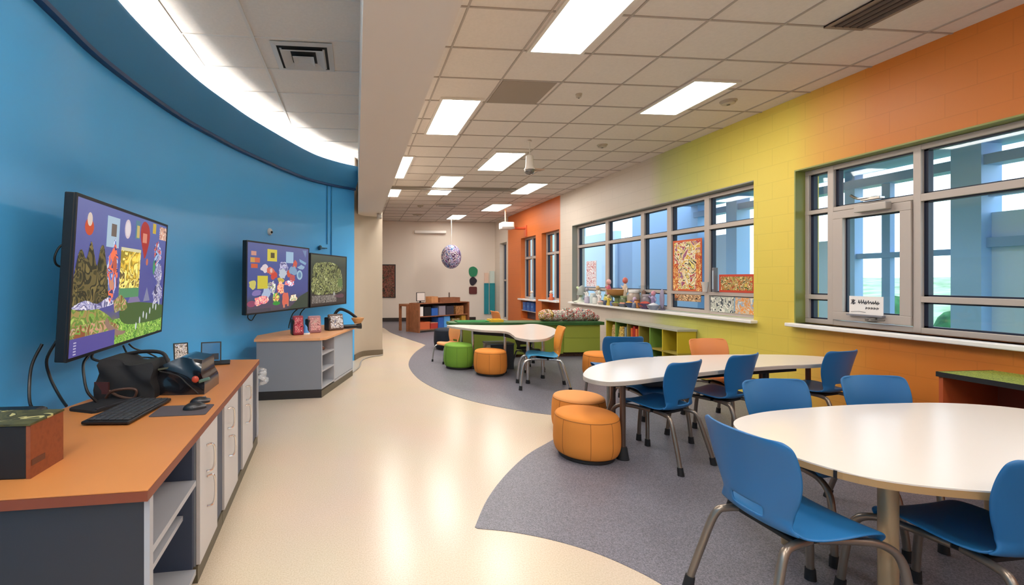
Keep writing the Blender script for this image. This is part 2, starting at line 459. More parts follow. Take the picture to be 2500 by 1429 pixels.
# windows -----------------------------------------------------------
def window(name, y0, y1, z0, z1, vbars, hbars, skip=(), fx=XR + .15, wd=.05, kind=True):
    """vbars: list of (ya, yb); hbars: list of (za, zb, ya, yb)"""
    root = thing(name, None, None, (fx, (y0 + y1) / 2, z0)); props(root, kind='structure')
    f = MB(); d0, d1 = fx - .03, fx + .06
    f.box((d0, y0, z0), (d1, y1, z0 + wd)); f.box((d0, y0, z1 - wd), (d1, y1, z1))
    f.box((d0, y0, z0 + wd), (d1, y0 + wd, z1 - wd)); f.box((d0, y1 - wd, z0 + wd), (d1, y1, z1 - wd))
    for a, b in vbars: f.box((d0 - .004, a, z0 + .002), (d1 - .002, b, z1 - .002))
    for za, zb, a, b in hbars: f.box((d0 - .002, a, za), (d1 - .001, b, zb))
    f.build('window_frame', ALU, root, world=True, bevel=.004)
    cells = []
    ve = [(y0, y0 + wd)] + sorted(vbars) + [(y1 - wd, y1)]
    for (a0, a1), (b0, b1) in zip(ve, ve[1:]):
        zs = [z0 + wd]
        for za, zb, a, b in sorted(hbars):
            if a <= a1 + .02 and b >= b0 - .02: zs += [za, zb]
        zs.append(z1 - wd)
        for q in range(0, len(zs), 2):
            c = (a1, b0, zs[q], zs[q + 1])
            if not any(a1 - .03 < s < b0 + .03 and c[2] < t < c[3] for s, t in skip): cells.append(c)
    for a, b, c, d in cells:
        gk = MB(); t = .014
        gk.box((fx + .0, a, c), (fx + .05, a + t, d)); gk.box((fx + .0, b - 2.2 * t, c), (fx + .05, b, d))
        gk.box((fx + .0, a, c), (fx + .05, b, c + t)); gk.box((fx + .0, a, d - t), (fx + .05, b, d))
        go = gk.build('gasket', GASK, root, world=True)
        MB().box((fx + .02, a + .005, c + .005), (fx + .026, b - .005, d - .005)).build('window_pane', GLASS, go, world=True)
    return root

SILL = mat('white_sill', '#ece9e4', .3)
w1 = window('window_1', 1.0, 4.724, .97, 2.66, [(4.405, 4.465), (3.65, 3.708), (2.2, 2.26)],
            [(2.17, 2.215, 3.69, 4.72), (2.15, 2.215, 1.0, 3.66), (1.235, 1.285, 4.45, 4.72), (1.247, 1.3, 1.0, 3.66)], skip=[(4.0, 1.5)])
# operable sash of window 1
sx = XR + .15
s = MB()
for a, b, c, d in ((3.712, 4.40, 1.03, 1.115), (3.712, 4.40, 2.085, 2.165), (3.712, 3.80, 1.1152, 2.0848), (4.30, 4.40, 1.1152, 2.0848)):
    s.box((sx - .05, a, c), (sx + .03, b, d))
sash = s.build('sash', ALU, w1, world=True, bevel=.004)
MB().box((sx - .01, 3.8, 1.115), (sx + .02, 3.812, 2.085)).box((sx - .01, 4.285, 1.115), (sx + .02, 4.3, 2.085)).box((sx - .01, 3.8, 1.115), (sx + .02, 4.3, 1.127)).box((sx - .01, 3.8, 2.073), (sx + .02, 4.3, 2.085)).build('gasket', GASK, sash, world=True)
MB().box((sx + .004, 3.8, 1.115), (sx + .01, 4.3, 2.085)).build('window_pane', GLASS, sash, world=True)
MB().box((sx - .115, 3.86, 2.115), (sx - .05, 4.14, 2.185), bev=.006).build('closer', mat('closer_grey', '#b3aba4', .4, .3), w1, world=True)
MB().tube([(sx - .07, 4.2, 2.30), (sx - .09, 4.12, 2.255), (sx - .08, 4.02, 2.25), (sx - .06, 3.95, 2.245)], .012, 8).box((sx - .09, 3.93, 2.225), (sx - .03, 4.1, 2.25), bev=.005).build('closer_arm', CHROME, w1, world=True)
MB().box((sx - .075, 3.98, 1.045), (sx - .05, 4.07, 1.075), bev=.004).tube([(sx - .07, 4.02, 1.06), (sx - .1, 4.02, 1.05), (sx - .1, 3.88, 1.065)], .008, 8).build('window_handle', mat('handle_grey', '#8d8782', .35, .8), w1, world=True)
MB().box((XR - .09, .95, .925), (XR + .125, 4.76, .965), bev=.008).build('window_sill', SILL, w1, world=True)
w2 = window('window_2', 5.255, 10.055, .96, 2.66, [(8.76, 8.86), (7.61, 7.70), (6.915, 7.01), (6.12, 6.21)],
            [(2.165, 2.225, 5.26, 10.05), (1.225, 1.275, 5.26, 10.05)])
MB().box((XR - .09, 5.2, .91), (XR + .125, 10.09, .95), bev=.008).build('window_sill', SILL, w2, world=True)
w3 = window('window_3', 10.73, 11.78, .93, 2.676, [(11.2, 11.27)], [(2.1, 2.16, 10.74, 11.77)])
MB().box((XR - .08, 10.72, .885), (XR + .125, 11.83, .925), bev=.006).build('window_sill', SILL, w3, world=True)
w4 = window('window_4', 12.19, 13.32, .9, 2.676, [(12.7, 12.78)], [(2.05, 2.12, 12.2, 13.31)])
MB().box((XR - .08, 12.18, .85), (XR + .125, 13.4, .89), bev=.006).build('window_sill', SILL, w4, world=True)
w5 = window('window_5', 14.62, 15.35, .12, 2.69, [(15.0, 15.05)], [(1.4, 1.45, 14.63, 15.34)])

# ================================================================== OUTSIDE
EXT = mat('exterior_blue_panel', '#9cc3f0', .55)
EXT2 = mat('exterior_grey_blue', '#88abd8', .5)
EXT3 = mat('exterior_pale', '#c4def8', .5)
props(MB().box((XR + .32, -8, -.25), (60, 40, -.1)).build('ground', mat('lawn', '#5f8f55', .9, noise=.3, nscale=3)), kind='structure')
walk = thing('covered_walkway', 'pale blue clad walkway building with columns outside the right hand windows', 'building', (8.0, 8.0, -.1))
def ext(name, boxes, m):
    b = MB()
    for q in boxes: b.box(*q)
    return b.build(name, m, walk, world=True)
for a, b, dx in ((5.09, 5.39, .3), (6.63, 6.78, .15), (8.83, 9.1, .3), (3.0, 3.3, .3), (9.98, 10.2, .2)):
    ext('column', [((8 - dx / 2, a, -.1), (8 + dx / 2, b, 3.3))], EXT)
ext('mullion', [((7.96, 6.17, -.1), (8.04, 6.28, 3.0))], EXT2)
ext('mullion', [((7.96, 4.1, -.1), (8.04, 4.2, 3.0))], EXT2)
ext('beam', [((7.88, 1.5, 2.9), (8.12, 10.1, 3.03))], EXT2)
ext('rail', [((7.95, 5.39, 1.78), (8.05, 6.64, 1.86))], EXT2)
ext('rail', [((7.92, 3.3, 1.86), (8.08, 5.1, 1.98))], EXT2)
ext('rail', [((7.95, 3.3, 2.5), (8.05, 5.1, 2.62))], EXT2)
ext('canopy', [((6.3, 1.0, 3.18), (8.3, 10.2, 3.3))], EXT2)
ext('wall_panel', [((8.02, 3.3, 1.98), (8.06, 4.6, 2.5))], EXT3)
ext('wall_panel', [((8.0, 4.72, -.1), (8.06, 5.1, 2.3))], EXT3)
ext('wall_panel', [((7.95, 10.2, -.1), (8.15, 12.6, 3.4))], EXT)
ext('wall_panel', [((8.1, 9.1, -.1), (8.25, 10.2, 2.45))], EXT3)
ext('wall_panel', [((7.98, 12.6, -.1), (8.15, 13.4, 2.6))], EXT2)
ext('wall_panel', [((7.9, 13.4, -.1), (8.1, 15.6, 2.95))], EXT3)
ext('wall_panel', [((7.9, 15.6, -.1), (8.1, 22, 3.3))], EXT)
ext('door_panel', [((7.9, 7.0, -.1), (7.98, 7.6, 2.1))], EXT3)
h = MB(); P = []
for i in range(13):
    row = []
    for j in range(40):
        yy = -10 + j * 1.6
        zz = -.12 + 1.5 * math.sin(min(1, i / 9) * PI / 2) + .22 * math.sin(j * .7 + i) * (i / 12)
        row.append((16 + i * 1.5, yy, zz))
    P.append(row)
h.grid(P)
props(h.build('hill', mat('hillside_green', '#9cc09a', .95, noise=.45, nscale=1.6), smooth=180), kind='structure')
for i, (x, yy, r) in enumerate(((10.3, 5.95, .6), (10.4, 6.95, .62), (10.3, 8.0, .68))):
    b = MB().ball((0, 0, r * .8), r, (.75, .75, .9), 3, lump=.3, seed=i).build('bush', mat('bush_green', '#3f7a4a', .9, noise=.5, nscale=6), smooth=180)
    b.location = (x, yy, -.1)
    props(b, ['green bush outside, rightmost, low beyond the wide near window pane', 'green bush outside between the two blue posts, beyond the near window', 'green bush outside seen low through the glass of the casement sash'][i], 'bush', 'bushes outside')

# ================================================================== CEILING THINGS
TRIMW = mat('troffer_trim', '#d9d2c8', .5)
L_ = [  # x0,x1,y0,y1,label
    (1.534, 1.99, 2.74, 3.93, 'big bright ceiling troffer cut by the top edge of the photo'),
    (.965, 1.395, 5.066, 6.29, 'bright ceiling troffer nearest the soffit, left of the dark tile'),
    (3.43, 3.885, 4.37, 5.275, 'slanting bright ceiling troffer above the yellow wall'),
    (.5, .93, 7.49, 9.06, 'narrow ceiling troffer half hidden behind the soffit edge, before the beam'),
    (2.225, 2.69, 7.115, 8.28, 'ceiling troffer just left of the hanging dome camera'),
    (1.64, 2.09, 8.84, 9.9, 'ceiling troffer ending right in front of the thin dark beam'),
    (3.61, 4.02, 9.345, 10.49, 'ceiling troffer at the right end of the thin dark beam'),
    (.52, 1.0, 10.12, 11.12, 'ceiling troffer behind the beam, touching the soffit edge'),
    (1.68, 2.145, 10.18, 10.77, 'short ceiling troffer just behind the middle of the beam'),
    (3.65, 4.16, 12.0, 13.19, 'ceiling troffer beside the orange window wall'),
    (3.0, 3.43, 14.1, 15.1, 'farthest ceiling troffer, above the hanging mosaic ball'),
]
def troffer(x0, x1, y0, y1, label, H=None):
    t = thing('ceiling_light', label, 'ceiling light', ((x0 + x1) / 2, (y0 + y1) / 2, (H or HC) - .012), 0, 'ceiling troffers')
    m = MB(); e = .03; hx, hy = (x1 - x0) / 2, (y1 - y0) / 2
    m.box((-hx - e, -hy - e, -.004), (-hx, hy + e, .02)).box((hx, -hy - e, -.004), (hx + e, hy + e, .02))
    m.box((-hx, -hy - e, -.004), (hx, -hy, .02)).box((-hx, hy, -.004), (hx, hy + e, .02))
    m.build('light_frame', TRIMW, t)
    MB().box((-hx, -hy, .002), (hx, hy, .012)).build('diffuser', PANEL_L, t)
for a in L_: troffer(*a)
# unseen troffers added around the viewer to light the room and blue wall
for x, y in ((-.75, .7), (.9, .9), (3.4, .9), (1.6, -1.6), (3.6, -1.6), (-1.0, -.4), (-1.0, -2.0)):
    troffer(x - .23, x + .23, y - .6, y + .6, 'added ceiling troffer out of view %s, %s of the room' % ('above the near counter' if y > 1.5 else 'over the viewer' if y > 0 else 'behind the viewer', 'left' if x < 0 else 'middle' if x < 2 else 'right'), HL if x < 0 else None)

def vent():
    t = thing('air_diffuser', 'square louvred air diffuser in the left ceiling beside the cove', 'ceiling vent', (-.51, 4.575, HL - .02))
    VM = mat('vent_white', '#b9b4ae', .5); VD = mat('vent_dark', '#1c1c1c', .8)
    def ring(m, r0, r1, z0, z1):
        P = []
        for (r, z) in ((r0, z0), (r1, z1), (r1, z1 + .006), (r0, z0 + .006)):
            P.append([(-r, -r, z), (r, -r, z), (r, r, z), (-r, r, z), (-r, -r, z)])
        P.append(P[0]); m.grid(P)
    m = MB(); ring(m, .285, .235, .012, .004); m.build('vent_frame', VM, t)
    MB().box((-.25, -.25, .017), (.25, .25, .021)).build('vent_core', VD, t)
    m = MB(); ring(m, .2, .12, -.02, .012); m.build('louvre', VM, t)
    m = MB(); ring(m, .1, .03, -.03, .002); m.box((-.06, -.06, -.014), (.06, .06, -.008)); m.build('louvre', VM, t)
    for s in (-1, 1): MB().box((s * .2 - .01, -.2, -.002), (s * .2 + .01, .2, .0)).build('vent_rail', VM, t)
vent()
t = thing('return_grille', 'long dark slot vent in the ceiling at the top right corner', 'ceiling vent', (3.9, 3.05, HC - .012))
MB().box((-.17, -.3, .002), (.17, .3, .012)).build('vent_core', mat('vent_brown', '#6a5850', .8), t)
MB().box((-.17, -.3, -.006), (-.14, .3, .01)).box((.14, -.3, -.006), (.17, .3, .01)).box((-.14, .27, -.006), (.14, .3, .01)).box((-.14, -.3, -.006), (.14, -.27, .01)).build('vent_frame', mat('vent_brown2', '#8d7a6c', .7), t)
for k in range(4): MB().cbox((-.1 + .065 * k, 0, 0), (.012, .54, .016), ry=.5).build('louvre', mat('vent_brown3', '#4b3c35', .7), t)
single(MB().box((1.49, 4.555, HC - .004), (2.06, 5.13, HC + .01)), 'ceiling_tile', mat('grey_tile', '#9a8c7e', .9), 'single darker grey tile set in the suspended ceiling', 'ceiling tile')
t = thing('slot_diffuser', 'far oval slot diffuser in the ceiling behind the beam', 'ceiling vent', (2.45, 12.3, HC - .03))
MB().box((-.28, -.12, .0), (.28, .12, .025), bev=.01).build('vent_frame', mat('slot_grey', '#b5aca4', .5), t)
MB().box((-.22, -.02, -.006), (.22, .02, .004)).build('slot', mat('slot_dark', '#4d4845', .6), t)
for (x, y, r, lb) in ((2.43, 4.83, .035, 'tiny sprinkler head in the ceiling right of the dark tile'), (4.22, 4.86, .085, 'round smoke detector on the ceiling above the yellow wall'),
                      (3.7, 6.62, .075, 'round smoke detector on the ceiling above the grey wall section'), (1.75, 12.5, .09, 'round pale detector on the far ceiling behind the beam'), (1.9, 14.2, .16, 'round grey speaker disc on the ceiling near the back wall')):
    t = thing('smoke_detector' if r > .04 else 'sprinkler', lb, 'ceiling detector' if r > .04 else 'sprinkler', (x, y, HC - .038))
    MB().lathe([(0, 0), (r * .55, .003), (r * .8, .012), (r * .82, .03), (r, .034), (r, .046)], 24).build('detector_body' if r > .04 else 'sprinkler_body', mat('detector_beige', '#b3a794', .5), t, smooth=40)
    MB().lathe([(0, -.006), (r * .2, -.004), (r * .22, .002)], 12).build('sensor', mat('sensor_dark', '#5c554d', .4), t)

t = thing('dome_camera', 'white dome camera hanging on a thin pole from the ceiling', 'camera', (2.52, 6.5, 2.98))
CW = mat('camera_white', '#d4ccc2', .4)
MB().tube([(0, 0, .27), (0, 0, HC - 2.972)], .008, 8).lathe([(0, HC - 2.98 - .02), (.03, HC - 2.98 - .018), (.03, HC - 2.98)], 12).build('pole', CW, t)
MB().lathe([(.035, .29), (.05, .28), (.058, .12), (.075, .09), (.08, .075), (0, .075)], 20).build('camera_body', CW, t, smooth=40)
MB().lathe([(.072, .076), (.07, .04), (.05, .012), (0, 0)], 20).build('lens_dome', mat('smoked_dome', '#5a5550', .1, coat=1), t, smooth=60)
MB().cbox((.13, .05, .09), (.2, .1, .012), rz=.3).tube([(.03, .02, .05), (.1, .05, .07), (.2, .06, .088)], .01, 8).build('bracket', mat('camera_tan', '#b79d88', .5), t)
t = thing('security_camera', 'small white security camera under the far end of the soffit', 'camera', (.4, 8.45, 2.58))
MB().cbox((0, 0, .05), (.05, .05, .07), bev=.005).build('mount', CW, t)
MB().cbox((.02, -.06, .02), (.09, .16, .07), bev=.012).build('camera_body', mat('camera_grey', '#a59d94', .4), t)

# projector arm on the orange wall
t = thing('projector', 'white wall projector on an orange arm by the orange wall', 'projector', (4.3, 12.9, 2.9))
MB().box((-.16, -.16, .0), (.2, .18, .2), bev=.03).build('projector_body', mat('projector_white', '#f2eee8', .35), t)
MB().box((-.16, -.165, .0), (.2, -.15, .06)).build('grille', mat('projector_grille', '#8a7f77', .5), t)
MB().tube([(-.02, 0, .19), (-.02, 0, HC - 2.9)], .018, 8).build('pole', mat('pole_orange', '#f0b48a', .5), t)
MB().tube([(.15, 0, .05), (.4, .0, .03), (.6, 0, .04)], .04, 8).box((.57, -.07, -.2), (.6, .07, .12)).build('arm', mat('arm_orange', '#d9663f', .5), t)

# hanging mosaic ball
t = thing('mosaic_ball', 'purple and white mosaic ball ornament hanging on a cord', 'ornament', (3.05, 14.6, 1.8))
MB().tube([(0, 0, .78), (.01, 0, 1.3), (0, 0, HC - 1.8)], .012, 6).build('cord', mat('cord_white', '#eee6dc', .6), t)
MB().ball((0, 0, .39), .325, (1, 1, 1.2), 4).build('ball', art('mosaic', ['#2a2240', '#7b3f8c', '#e6dff0', '#3c6fa8', '#c9b8d8', '#4a2a55', '#f4f0f4', '#8f4f7f'], 3.2, .3), t, smooth=180)

# ================================================================== BACK WALL THINGS
def plate(poly, y0, y1):
    """outline given in (x, z), extruded along y"""
    m = MB(); bm = bmesh.new()
    a = [bm.verts.new((p[0], y0, p[1])) for p in poly]; b = [bm.verts.new((p[0], y1, p[1])) for p in poly]
    bm.faces.new(a); bm.faces.new(b[::-1])
    for i in range(len(poly)):
        j = (i + 1) % len(poly); bm.faces.new([a[i], b[i], b[j], a[j]])
    return m.merge(bm)
def rrect(x0, x1, z0, z1, r, k=5):
    P = []
    for cx, cz, a in ((x1 - r, z1 - r, 0), (x0 + r, z1 - r, 90), (x0 + r, z0 + r, 180), (x1 - r, z0 + r, 270)):
        for i in range(k + 1):
            t = math.radians(a + 90 * i / k); P.append((cx + r * math.cos(t), cz + r * math.sin(t)))
    return P
S = YB / 15.3
def bz(z): return 1.45 + (z - 1.45) * S
t = thing('wall_art', 'tall dark framed leaf picture on the left of the back wall', 'picture', (1.13, YB - .12, bz(.85)))
yy = YB - .1
MB().box((.8, yy - .03, bz(.847)), (1.35, yy - .002, bz(1.956))).build('picture_frame', mat('art_black', '#2a1d18', .5), t, world=True)
MB().box((.84, yy - .034, bz(.88)), (1.31, yy - .029, bz(1.92))).build('picture', art('leaf_art', ['#241812', '#3c3a22', '#6b2a22', '#8a5a4a', '#2f3a20', '#a84a3c', '#2a1c16'], 7, .6), t, world=True)
t = thing('projection_screen', 'long white rolled projection screen case high on back wall', 'projection screen', (2.56, YB - .09, bz(2.99)))
MB().box((2.0, YB - .17, bz(3.0)), (3.12, YB - .012, bz(3.09)), bev=.02).build('screen_case', mat('case_white', '#f4efe8', .4), t, world=True)
MB().box((2.01, YB - .012, bz(3.0)), (3.1, YB, bz(3.05))).build('wall_bracket', mat('case_grey', '#b9aea4', .5), t, world=True)
GS = [('rounded green plaque, top of the three on the back wall', '#1f7f58', spl2([(3.97, 1.85), (4.12, 1.91), (4.26, 1.8), (4.22, 1.6), (4.05, 1.55), (3.96, 1.66)], 5)),
      ('black curved plaque, middle of the three on the back wall', '#221c2a', spl2([(3.98, 1.45), (4.08, 1.55), (4.16, 1.52), (4.24, 1.4), (4.1, 1.24), (4.0, 1.3)], 5)),
      ('dark red square plaque, lowest of the three on the back wall', '#5d2524', rrect(3.96, 4.24, .94, 1.2, .04))]
for lb, c, P in GS:
    single(plate(P, YB - .03, YB - .001), 'wall_plaque', mat('plaque' + c, c, .5), lb, 'wall plaque', 'plaques on the back wall')
for x0, x1, c0, lb in ((4.5, 4.66, '#1d5f7d', 'dark blue tall wall panel, left of the pair near the far slit window'), (4.70, 4.88, '#1d7a78', 'teal tall wall panel, right of the pair near the far slit window')):
    t = thing('wall_panel', lb, 'wall panel', ((x0 + x1) / 2, YB - .04, bz(.28)), 0, 'tall panels on the back wall')
    MB().box((x0, YB - .05, bz(.28)), (x1, YB - .002, bz(1.33))).build('lower_panel', ramp_mat('pan' + c0, [(0, c0), (.6, '#2a93a0')], 1.2, rough=.4, constant=False), t, world=True)
    MB().box((x0 + .01, YB - .045, bz(1.33)), (x1 - .01, YB - .002, bz(1.68 if x0 < 4.6 else 1.74))).build('upper_panel', mat('pan_up' + c0, '#e8c9b4' if x0 < 4.6 else '#cfe0da', .5), t, world=True)

# far bookshelf with things on it
WOOD = mat('oak_wood', '#8a5638', .5, noise=.2, nscale=9)
WOODL = mat('light_wood', '#c58a5a', .5, noise=.15, nscale=9)
shelf_o = thing('bookshelf', 'low oak bookshelf full of boxes and books near back wall', 'bookshelf', (1.68, 12.32, 0), math.radians(31))
LW = 1.92
MB().box((0, 0, 0), (.05, .42, .8)).build('side_panel', WOOD, shelf_o)
MB().box((LW - .05, 0, 0), (LW, .42, .8)).build('side_panel', WOOD, shelf_o)
for z in (.06, .42, .78): MB().box((.05, .01, z), (LW - .05, .41, z + .025)).build('shelf', WOOD, shelf_o)
MB().box((.05, .395, .085), (LW - .05, .415, .78)).build('back_panel', mat('shelf_back', '#3a2c28', .7), shelf_o)
SM = shelf_o.matrix_basis
def on_shelf(x, y, z):
    c, s = math.cos(shelf_o.rotation_euler[2]), math.sin(shelf_o.rotation_euler[2])
    return (1.68 + x * c - y * s, 12.32 + x * s + y * c, z)
def crate(name, cat, lb, x, w, z, h, d, mc, group, lid=None, y=.05):
    t = thing(name, lb, cat, on_shelf(x, y + d / 2, z), shelf_o.rotation_euler[2], group)
    b = MB(); th = .01
    b.box((-w / 2, -d / 2, 0), (w / 2, d / 2, th)).box((-w / 2, -d / 2, th), (w / 2, -d / 2 + th, h)).box((-w / 2, d / 2 - th, th), (w / 2, d / 2, h))
    b.box((-w / 2, -d / 2 + th, th), (-w / 2 + th, d / 2 - th, h)).box((w / 2 - th, -d / 2 + th, th), (w / 2, d / 2 - th, h))
    b.build('box_body', mc, t)
    if lid: MB().box((-w / 2 - .004, -d / 2 - .004, h), (w / 2 + .004, d / 2 + .004, h + .012), bev=.003).build('box_lid', lid, t)
    return t
BLB = mat('blue_box', '#2f63b5', .4); LBB = mat('light_blue_box', '#5aa4e6', .4)
crate('storage_box', 'box', 'orange storage box on the bottom shelf, far left', .26, .36, .085, .2, .3, mat('orange_box', '#c9643c', .5), 'boxes on the oak bookshelf')
crate('storage_box', 'box', 'red storage box on the bottom shelf beside the orange one', .6, .26, .085, .15, .3, mat('red_box', '#b0392f', .5), 'boxes on the oak bookshelf', mat('red_box_lid', '#e2a083', .5))
crate('storage_box', 'box', 'deep blue storage box on the middle shelf', .62, .22, .445, .2, .3, BLB, 'boxes on the oak bookshelf', mat('blue_lid', '#234c92', .4))
crate('storage_box', 'box', 'royal blue box on the bottom shelf, middle', .85, .2, .085, .3, .3, BLB, 'boxes on the oak bookshelf')
crate('storage_box', 'box', 'tall light blue box standing on the bottom shelf', 1.08, .22, .085, .32, .3, LBB, 'boxes on the oak bookshelf')
crate('storage_box', 'box', 'white narrow box on the middle shelf at the left end', .14, .12, .445, .26, .25, WHITE, 'boxes on the oak bookshelf')
crate('storage_box', 'box', 'dark bin on the middle shelf left of the grey cases', .36, .24, .445, .25, .3, BLACKM, 'boxes on the oak bookshelf')
crate('storage_box', 'box', 'grey see through case on the middle shelf', .9, .24, .445, .26, .3, mat('grey_case', '#8d8893', .3), 'boxes on the oak bookshelf')
crate('storage_box', 'box', 'charcoal bin on the middle shelf right of the grey case', 1.2, .28, .445, .25, .3, mat('charcoal', '#3a363f', .5), 'boxes on the oak bookshelf')
crate('storage_box', 'box', 'mustard yellow box at the right end of the bottom shelf', 1.74, .16, .085, .32, .3, mat('mustard', '#c99a3a', .5), 'boxes on the oak bookshelf')
crate('storage_box', 'box', 'patterned flower box on the bottom shelf, right of the light blue box', 1.42, .3, .085, .24, .3, art('flower_box', ['#3a2a22', '#c6a45a', '#8a2f2f', '#5a6a3a', '#d8c8b0', '#2a1f26'], 16, .6), 'boxes on the oak bookshelf')
crate('storage_box', 'box', 'brown wicker basket on the middle shelf, right end', 1.58, .3, .445, .24, .3, art('wicker', ['#5a3a24', '#a06a3c', '#c08a54', '#6a4028'], 20, .7), 'boxes on the oak bookshelf')
crate('wooden_crate', 'crate', 'tall pale wood crate on top of the oak bookshelf', .62, .24, .805, .17, .26, WOODL, 'crates on the bookshelf top')
crate('wooden_crate', 'crate', 'long brown wood crate on top of the oak bookshelf', 1.2, .78, .805, .13, .28, WOOD, 'crates on the bookshelf top')
t = thing('desktop_monitor', 'small dark framed screen on the left of the bookshelf top', 'monitor', on_shelf(.22, .2, .805), shelf_o.rotation_euler[2])
MB().box((-.15, -.02, .05), (.15, .0, .29), bev=.004).build('bezel', BLACK, t)
MB().box((-.135, -.024, .065), (.135, -.019, .275)).build('screen', mat('pale_screen', '#d9cfc8', .2), t)
MB().box((-.02, -.01, .01), (.02, .02, .08)).box((-.08, -.06, 0), (.08, .06, .012)).build('stand', BLACK, t)
MB()
t = thing('wood_peg', 'small dark wooden peg toy standing on the brown crate', 'toy', on_shelf(1.3, .2, .935), 0)
MB().lathe([(.025, 0), (.018, .02), (.02, .09), (.012, .1), (.022, .115), (.015, .14), (0, .145)], 12).build('peg_body', mat('dark_peg', '#4a2f22', .5), t, smooth=40)
t = thing('side_table', 'bare oak side table frame left of the bookshelf', 'table', (1.41, 12.9, 0), math.radians(31))
MB().box((-.12, -.2, .7), (.22, .2, .76)).build('tabletop', WOOD, t)
for x, y in ((-.12, -.2), (-.12, .14), (.16, -.2), (.16, .14)):
    MB().box((x, y, 0), (x + .06, y + .06, .7)).build('leg', WOOD, t)

# ================================================================== LEFT SIDE: COUNTERS
GREYC = mat('cabinet_charcoal', '#2b2e37', .5)
GREYL = mat('cabinet_light_grey', '#a9abb2', .45)
GREYM = mat('cabinet_mid_grey', '#7d838e', .5)
DOORW = mat('door_pale', '#c3c0c1', .4)
SLATE = mat('slate_gap', '#39445a', .5)
TOPO = mat('orange_laminate', '#c57f44', .38, spec=.4, noise=.03, nscale=3)
TOPE = mat('laminate_edge', '#7c3c24', .5)
KICK = mat('plinth_olive', '#5f5848', .55)
CA = math.atan2(.156, 2.53)
CO = (-.703, 1.64, 0)
def cw(x, y, z=0.0):
    return (CO[0] + x * math.cos(CA) - y * math.sin(CA), CO[1] + x * math.sin(CA) + y * math.cos(CA), z)
top_poly = [(.0, -.02), (.0, 2.545), (-.285, 2.57), (-.50, 2.28), (-.70, 1.75), (-.86, 1.0), (-.98, .4), (-1.0, -.02)]
ct = thing('worktop', 'long orange laminate worktop of the near counter under the big screen', 'worktop', CO, CA)
MB().prism(top_poly, .735, .74, .0015).build('top_surface', TOPO, ct)
MB().prism(top_poly, .7005, .7348).build('edge_band', TOPE, ct)
# open shelf unit nearest the viewer
u = thing('shelf_unit', 'open charcoal shelf cabinet at the near end of the counter', 'cabinet', CO, CA)
XB = -.55
MB().box((-.95, .0, 0), (-.018, .02, .7)).build('end_panel', GREYC, u)
MB().box((-.018, -.002, 0), (.0, .03, .7)).build('edge_strip', GREYL, u)
MB().box((XB, .60, .08), (-.03, .628, .7)).build('side_panel', SLATE, u)
MB().box((XB, .02, .08), (XB + .02, .6, .7)).build('back_panel', SLATE, u)
MB().box((XB + .02, .02, .48), (-.012, .6, .505)).build('shelf', GREYL, u)
MB().box((XB + .02, .02, .32), (-.07, .6, .342)).build('shelf', GREYL, u)
MB().box((XB + .02, .02, .06), (-.012, .6, .085)).build('bottom_panel', GREYL, u)
MB().box((XB, .03, 0), (-.03, .6, .06)).build('plinth', KICK, u)
HND = mat('handle_chrome', '#d8d4d0', .2, .9)
def unit(lb, y0, ydoor, y1, handles, tall=False):
    t = thing('base_cabinet', lb, 'cabinet', CO, CA, 'base cabinets of the near counter')
    MB().box((XB if y1 < 2.3 else -.3, y0, .08), (-.022, y1, .7)).build('cabinet_body', GREYM, t)
    d = MB().box((-.021, y0 + .004, .085), (-.002, ydoor, .698), bev=.002).build('door', DOORW, t)
    if y1 - ydoor > .03:
        MB().box((-.0215, ydoor + .01, .1), (-.012, y1 - .09 if y1 - ydoor > .2 else y1 - .01, .698)).build('gap_panel', SLATE, t)
        if y1 - ydoor > .2: MB().box((-.021, y1 - .085, .085), (-.004, y1 - .003, .698)).build('filler_strip', GREYL, t)
    for y, z, h in handles:
        MB().tube([(-.003, y, z + h / 2), (.022, y + .02, z + h / 2), (.03, y + .03, z + h / 4), (.03, y + .03, z - h / 4), (.02, y + .02, z - h / 2), (-.003, y, z - h / 2)], .006, 8).build('handle', HND, d)
    MB().box((XB if y1 < 2.3 else -.28, y0, 0), (-.012, y1 + .0, .08)).build('plinth', KICK, t)
    return t
unit('pale door cabinet with two chrome handles beside the open shelves', .63, .98, 1.15, [(.75, .55, .13), (.76, .38, .15)])
unit('middle pale door cabinet of the near counter with chrome handles', 1.155, 1.57, 1.74, [(1.25, .60, .12), (1.28, .42, .12)])
unit('last pale door cabinet at the far end of the near counter', 1.745, 2.2, 2.52, [(1.86, .45, .13), (1.88, .60, .1)])
def bag_mat():
    m = mat('clear_bag', '#d9dadc', .25, spec=.6); nt = m.node_tree
    t = nt.nodes.new('ShaderNodeBsdfTransparent'); mx = nt.nodes.new('ShaderNodeMixShader'); mx.inputs[0].default_value = .35
    nt.links.new(t.outputs[0], mx.inputs[1]); nt.links.new(nt.nodes['Principled BSDF'].outputs[0], mx.inputs[2])
    nt.links.new(mx.outputs[0], nt.nodes['Material Output'].inputs['Surface'])
    return m
bag = MB(); rnd = random.Random(3); P = []
for i in range(9):
    row = []
    for j in range(7):
        a = j / 6 * 2 - 1
        row.append((cw(.012, 2.38)[0] + .03 + .03 * math.sin(i * 1.3 + j) + .02 * i / 8, cw(0, 2.38)[1] + a * (.05 + .05 * i / 8) + .01 * math.sin(j * 3 + i), .69 - .13 * i / 8 + .01 * math.sin(j * 2.1)))
    P.append(row)
bag.grid(P)
single(bag, 'plastic_bag', bag_mat(), 'crumpled clear plastic bag hanging at the far counter corner', 'plastic bag', smooth=180, solid=.002)

